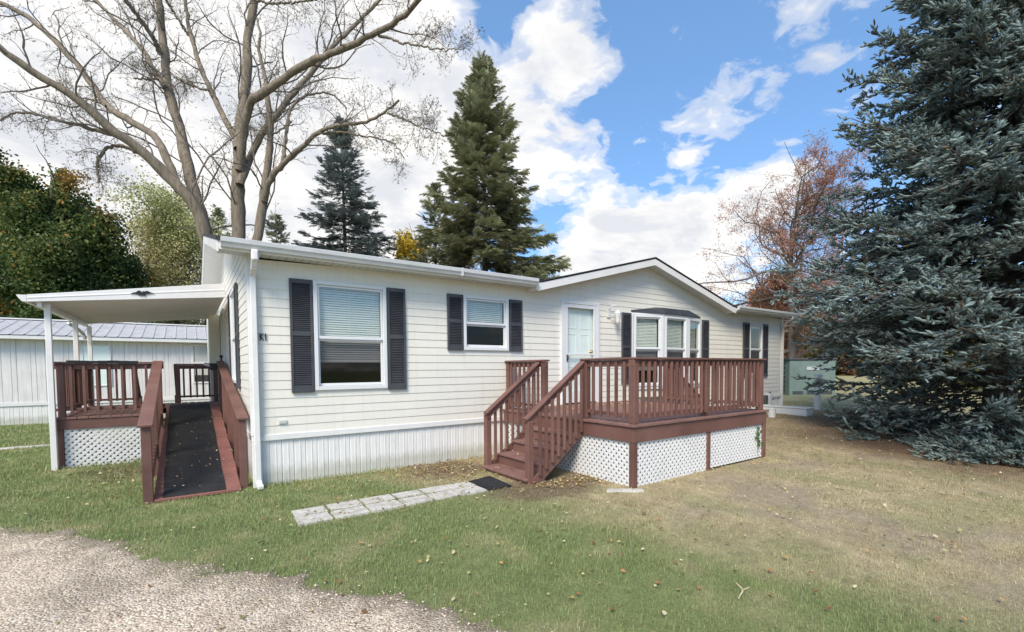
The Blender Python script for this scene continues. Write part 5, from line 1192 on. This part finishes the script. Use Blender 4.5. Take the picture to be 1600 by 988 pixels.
# far tree line closing the horizon, a mass of foliage
def treeline(name, a0, a1, dist, n, hh, cols, sz):
    az = rng.uniform(R(a0), R(a1), n); top = hh*(.55+.75*fbm(np.degrees(az)*.4, np.zeros(n)+dist, .55, 3)); z = rng.uniform(0, 1, n)**.8*top; dd = dist+rng.normal(0, 2.5, n)
    p = np.stack([CX+np.sin(az)*dd, CY+np.cos(az)*dd, z], 1); cc = np.array(cols); ci = np.clip(vn(np.degrees(az)*3, z*.3, .3)*len(cc)*1.2, 0, len(cc)-1).astype(int)
    V, Fc, C = inst(LV, LF[::2], basis(rand_dir(n), None, rng.uniform(*sz, n)), p, cc[ci]*rng.uniform(.7, 1.3, (n, 1))); return stuff(np_mesh(name, V, Fc, M_LEAF, col=C))
treeline('far_woods', 58, 105, 75, 42000, 8.5, [(.07, .08, .035), (.10, .10, .04), (.20, .16, .05), (.17, .09, .045), (.09, .085, .05)], (.5, 1.1))
treeline('far_woods', -60, 58, 70, 36000, 7., [(.06, .075, .035), (.09, .10, .04), (.07, .08, .04)], (.5, 1.1))
m = MB(); yb = None
broadleaf('yellow_shrub', 'yellow green shrub on the far lawn seen through a gap in the blue spruce', (31, -1.2, .33), 3.2, (2.4, 2.4, 1.7, 1.7), 9000, (.10, .2), [(.34, .30, .08), (.25, .26, .08), (.4, .34, .1)], trunk_r=.08, n1=8, n2=7, n3=5, jit=.2, z1=.05)

# ------------------------------------------------------------------ sky, sun
SUN_EL, SUN_AZ = R(46), R(231)                           # azimuth clockwise from +Y: over the left shoulder
w = bpy.data.worlds.new('World'); S.world = w; w.use_nodes = True
class W: pass
tw = NT(w); bg = tw.n['Background']
sky = tw.node('ShaderNodeTexSky'); sky.sky_type = 'NISHITA'; sky.sun_disc = False; sky.sun_elevation = SUN_EL; sky.sun_rotation = SUN_AZ; sky.air_density = 1.0; sky.dust_density = .6; sky.ozone_density = 2.5
dirn = tw.node('ShaderNodeTexCoord').outputs['Generated']
nrm = tw.node('ShaderNodeVectorMath', operation='NORMALIZE'); tw.l.new(dirn, nrm.inputs[0]); dv = nrm.outputs[0]
sep = tw.node('ShaderNodeSeparateXYZ'); tw.l.new(dv, sep.inputs[0])
zc = tw.math('MAXIMUM', sep.outputs[2], .0); inv = tw.math('DIVIDE', 1., tw.math('ADD', zc, .22))
pl = tw.node('ShaderNodeVectorMath', operation='SCALE'); tw.l.new(dv, pl.inputs[0]); tw.l.new(inv, pl.inputs['Scale'])
nA = tw.noise(pl.outputs[0], 3.0, 9, .56, .35); nB = tw.noise(tw.mapping(pl.outputs[0], loc=(5.2, 1.3, .7)), 1.1, 5, .5, .2); nF = tw.noise(pl.outputs[0], 11, 6, .6, .5)
dens = tw.math('ADD', tw.math('ADD', tw.math('MULTIPLY', nA, 1.15), tw.math('MULTIPLY', nB, .35)), tw.math('MULTIPLY', nF, .75))
# (photo bearing, size in radians, weight): banks of cloud and clear gaps
blobs = [((60,120),.50,.24), ((330,60),.42,.22), ((300,330),.40,.22), ((560,300),.22,.22), ((650,150),.16,.22), ((850,190),.13,.30), ((820,270),.10,.16), ((925,250),.06,.10), ((880,50),.09,.24), ((920,110),.07,.14), ((1070,180),.065,.24), ((1130,180),.05,.14), ((1065,60),.06,.24), ((1240,30),.09,.18), ((1300,10),.07,.08), ((1345,130),.05,.22), ((1320,170),.04,.12), ((920,400),.10,.42), ((1000,385),.10,.36), ((1090,380),.10,.36), ((1170,340),.09,.32), ((1245,255),.05,.30), ((1050,425),.16,.30), ((1190,290),.06,.2), ((1072,252),.025,.3), ((1230,175),.06,.22),
 ((1080,200),.40,-.20), ((985,260),.10,-.10), ((775,20),.05,-.4), ((960,150),.05,-.1), ((1180,240),.06,-.10), ((990,20),.05,-.08), ((575,215),.05,-.3), ((860,335),.05,-.25), ((1500,200),.25,.10)]
for (p_, s_, w_) in blobs:
    q = norm(ray(*p_)); dp = tw.node('ShaderNodeVectorMath', operation='DOT_PRODUCT'); tw.l.new(dv, dp.inputs[0]); dp.inputs[1].default_value = tuple(q)
    g = tw.math('EXPONENT', tw.math('MULTIPLY', tw.math('SUBTRACT', 1., dp.outputs['Value']), -2/(s_*s_)*.9)); dens = tw.math('ADD', dens, tw.math('MULTIPLY', g, w_))
lowc = tw.math('MULTIPLY', tw.ramp(sep.outputs[2], [(.0, 1.), (.14, 0.)]), .22); dens = tw.math('ADD', dens, lowc)
mask = tw.ramp(tw.math('MULTIPLY', tw.math('SUBTRACT', dens, 1.215), 2.5), [(.0, 0.), (.30, .45), (.75, 1.)], 'EASE')
shade = tw.math('ADD', tw.math('MULTIPLY', nA, .5), tw.math('MULTIPLY', nF, .5))
nS = tw.noise(tw.mapping(pl.outputs[0], loc=(2.2, 7.3, 3.7)), 2.6, 7, .6, .3)
cshade = tw.ramp(tw.math('ADD', nS, tw.math('MULTIPLY', tw.math('SUBTRACT', dens, 1.48), -.22)), [(.36, 0.), (.50, .55), (.64, 1.)])
CL = 6.1
ccol = tw.mix(cshade, (CL*.66, CL*.68, CL*.725), (CL*1.02, CL*.985, CL*.925))
skb = tw.mix(1., sky.outputs[0], tw.ramp(sep.outputs[2], [(.0, (.58, .64, .72)), (.25, (.76, .94, 1.08)), (.6, (1.1, 1.30, 1.36))]), 'MULTIPLY')
tw.l.new(tw.mix(mask, skb, ccol), bg.inputs[0]); bg.inputs[1].default_value = .1
sl_ = bpy.data.lights.new('sun', 'SUN'); sl_.energy = 2.3; sl_.angle = R(22); sl_.color = (1., .885, .72)
so = bpy.data.objects.new('sun', sl_); COL.objects.link(so)
sdv = Vector((math.sin(SUN_AZ)*math.cos(SUN_EL), math.cos(SUN_AZ)*math.cos(SUN_EL), math.sin(SUN_EL))); so.rotation_euler = sdv.to_track_quat('Z', 'Y').to_euler()
S.render.engine = 'CYCLES'; S.view_settings.view_transform = 'Standard'; S.view_settings.look = 'None'; S.view_settings.exposure = 1.0; S.view_settings.gamma = 1
S.cycles.max_bounces = 8; S.cycles.transparent_max_bounces = 12
S.render.resolution_x = 1024; S.render.resolution_y = 632
